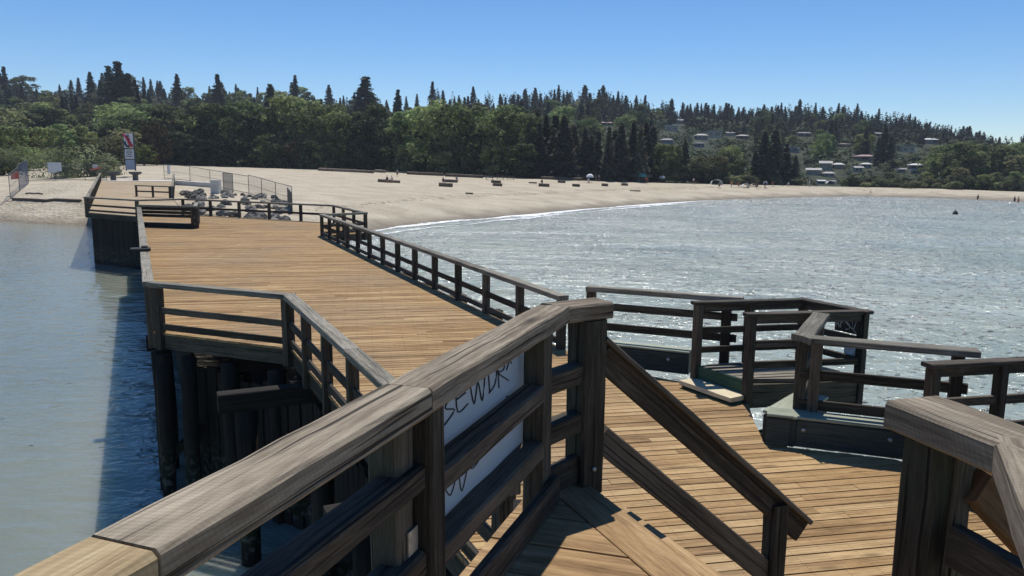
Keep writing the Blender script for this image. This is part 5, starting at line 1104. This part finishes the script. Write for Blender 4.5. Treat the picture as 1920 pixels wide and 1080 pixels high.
# ridge line against the sky
x = -70
while x < 1990:
    u = (x - 960) / FPX; Y = IU(u, TYR) + random.uniform(-14, 10); leafy = x < 660 and random.random() < .42
    yt = float(np.interp(x, SKX, SKY_)) + random.choice((-7, -2, 2, 7, 12, 18)) + random.uniform(-4, 6) + vnoise(x, 0, 17) * 6 + (8 if leafy else 0)
    tree_px('broadleaf_tree' if leafy else 'fir_tree', BL if leafy else FI, x, Y, yt, 'leafy tree on the ridge against the sky' if leafy else 'dark fir on the ridge against the sky', 'tree', 'ridge line trees', parts=False, wf=random.uniform(.85, 1.7) if not leafy else 1.3)
    x += (random.choice((4, 6, 9, 12, 17, 24)) if x < 900 else random.choice((5, 7, 9, 11, 14))) * random.uniform(.8, 1.2)
for x, yt, Y, wf, lb in ((232, 114, 330, 1.5, 'tallest ragged fir of the left ridge'), (215, 122, 335, 1.3, 'tall fir left of the tallest one'), (250, 136, 330, 1.4, 'tall fir right of the tallest one'), (262, 150, 335, 1.3, 'shorter fir at the right of the tall left group'), (180, 134, 400, 1.1, 'slim fir left of the tall left group'), (198, 150, 380, 1.2, 'shorter slim fir left of the tall left group'), (688, 143, 330, 1.9, 'wide tall fir rising behind the park middle'), (676, 168, 335, 1.4, 'shorter fir beside the wide tall one'), (748, 168, 300, 1.1, 'narrow dark fir above the big canopy'), (415, 138, 380, 1.2, 'pointed fir above the left park clump'), (558, 141, 400, 1.0, 'thin spiry fir above the park dip'), (812, 152, 470, 1.0, 'spiry fir on the ridge above the big canopy'), (2, 115, 420, 1.2, 'fir at the left edge of the skyline'), (22, 124, 430, 1.1, 'second fir from the left edge of the skyline'), (340, 138, 400, 1.1, 'ragged fir above the coppery tree'), (512, 158, 300, 1.3, 'dark fir between the left clump and the dip'), (604, 186, 250, 1.2, 'dark narrow conifer inside the park row')):
    tree_px('fir_tree', FI, x, Y, yt, lb, 'tree', 'outstanding tall firs', wf=wf)

# low growth filling the hillside between the trees: nobody could count it
def understory():
    m = MB(); n = 0
    for i in range(5200):
        x = random.uniform(-90, 2010); u = (x - 960) / FPX; f = random.random() ** .8 * (.85 if x > 900 else 1); Y = IU(u, TYT) + 6 + (IU(u, TYR) - IU(u, TYT) - 6) * f; X = u * Y; z = TH(X, Y)
        right = x > 1180; h = random.uniform(1.5, 4.2) if right and f < .7 else random.uniform(2.5, 6.5)
        if x < 1180 and f < .1: h = random.uniform(1.5, 3)
        k = FPX / Y; cx, cy = proj((X, Y, z))
        if not clear(cx - h * .7 * k, cx + h * .7 * k, cy - h * 1.1 * k, cy, Y): continue
        t = random.uniform(.1, .9); w_ = h * random.uniform(.6, 1.0)
        for q in range(16):
            v = Vector((random.gauss(0, 1), random.gauss(0, 1), abs(random.gauss(0, 1)))).normalized()
            leaf(m, V(X + v.x * w_, Y + v.y * w_, z + h * (.15 + .8 * v.z)), (v + V(0, 0, .3)).normalized(), .34 * h ** .6, min(1, max(0, t + random.uniform(-.25, .25))))
    return m
tag(understory().build('hillside_undergrowth', foliage('undergrowth_leaves', (.018, .034, .012), (.08, .11, .04), .25)), kind='stuff')

# the dense wood behind the first ridge trees reads as one mass
def far_wood():
    m = MB()
    for i in range(1500):
        x = random.uniform(-90, 2010) if i % 2 else random.uniform(950, 1990); u = (x - 960) / FPX; dy = random.uniform(-75, 45); Y = IU(u, TYR) + dy; yt = float(np.interp(x, SKX, SKY_)) + random.uniform(0, 20) + vnoise(x, 50, 23) * 5 + (12 if x < 700 else 0) + max(0, -dy) * .35
        X = u * Y; z = TH(X, Y); h = max(6, Py_(x, yt, Y).z - z); rr_ = h * random.uniform(.2, .3); t0 = random.uniform(.1, .75)
        k = FPX / Y; cx, cy = proj((X, Y, z))
        if not clear(cx - rr_ * k, cx + rr_ * k, cy - h * k, cy, Y): continue
        for k in range(110):
            f = random.random() ** .8; a = random.uniform(0, 6.283); q = rr_ * (1 - f) ** .85 * random.uniform(.4, 1.1) + .15
            leaf(m, V(X + math.cos(a) * q, Y + math.sin(a) * q, z + h * f - q * .4), Vector((math.cos(a) * .4 + random.gauss(0, .3), math.sin(a) * .4 + random.gauss(0, .3), .8)).normalized(), random.uniform(.55, 1.1) * (1.25 - f * .8), min(1, max(0, t0 + random.uniform(-.2, .2))))
    return m
tag(far_wood().build('far_wood', F_FIR), kind='stuff')

# sea air between here and the hills
bm_ = MB(); bm_.box((0, 480, 52), 2400, 1260, 110)
hz, t_, b_ = newmat('sea_air'); t_.nodes.remove(b_)
pv = nd(t_, 'ShaderNodeVolumePrincipled'); pv.inputs['Color'].default_value = (.80, .88, 1, 1); pv.inputs['Density'].default_value = .00017; pv.inputs['Anisotropy'].default_value = .2
t_.links.new(pv.outputs[0], t_.nodes['Material Output'].inputs['Volume'])
tag(bm_.build('haze', hz), kind='stuff')
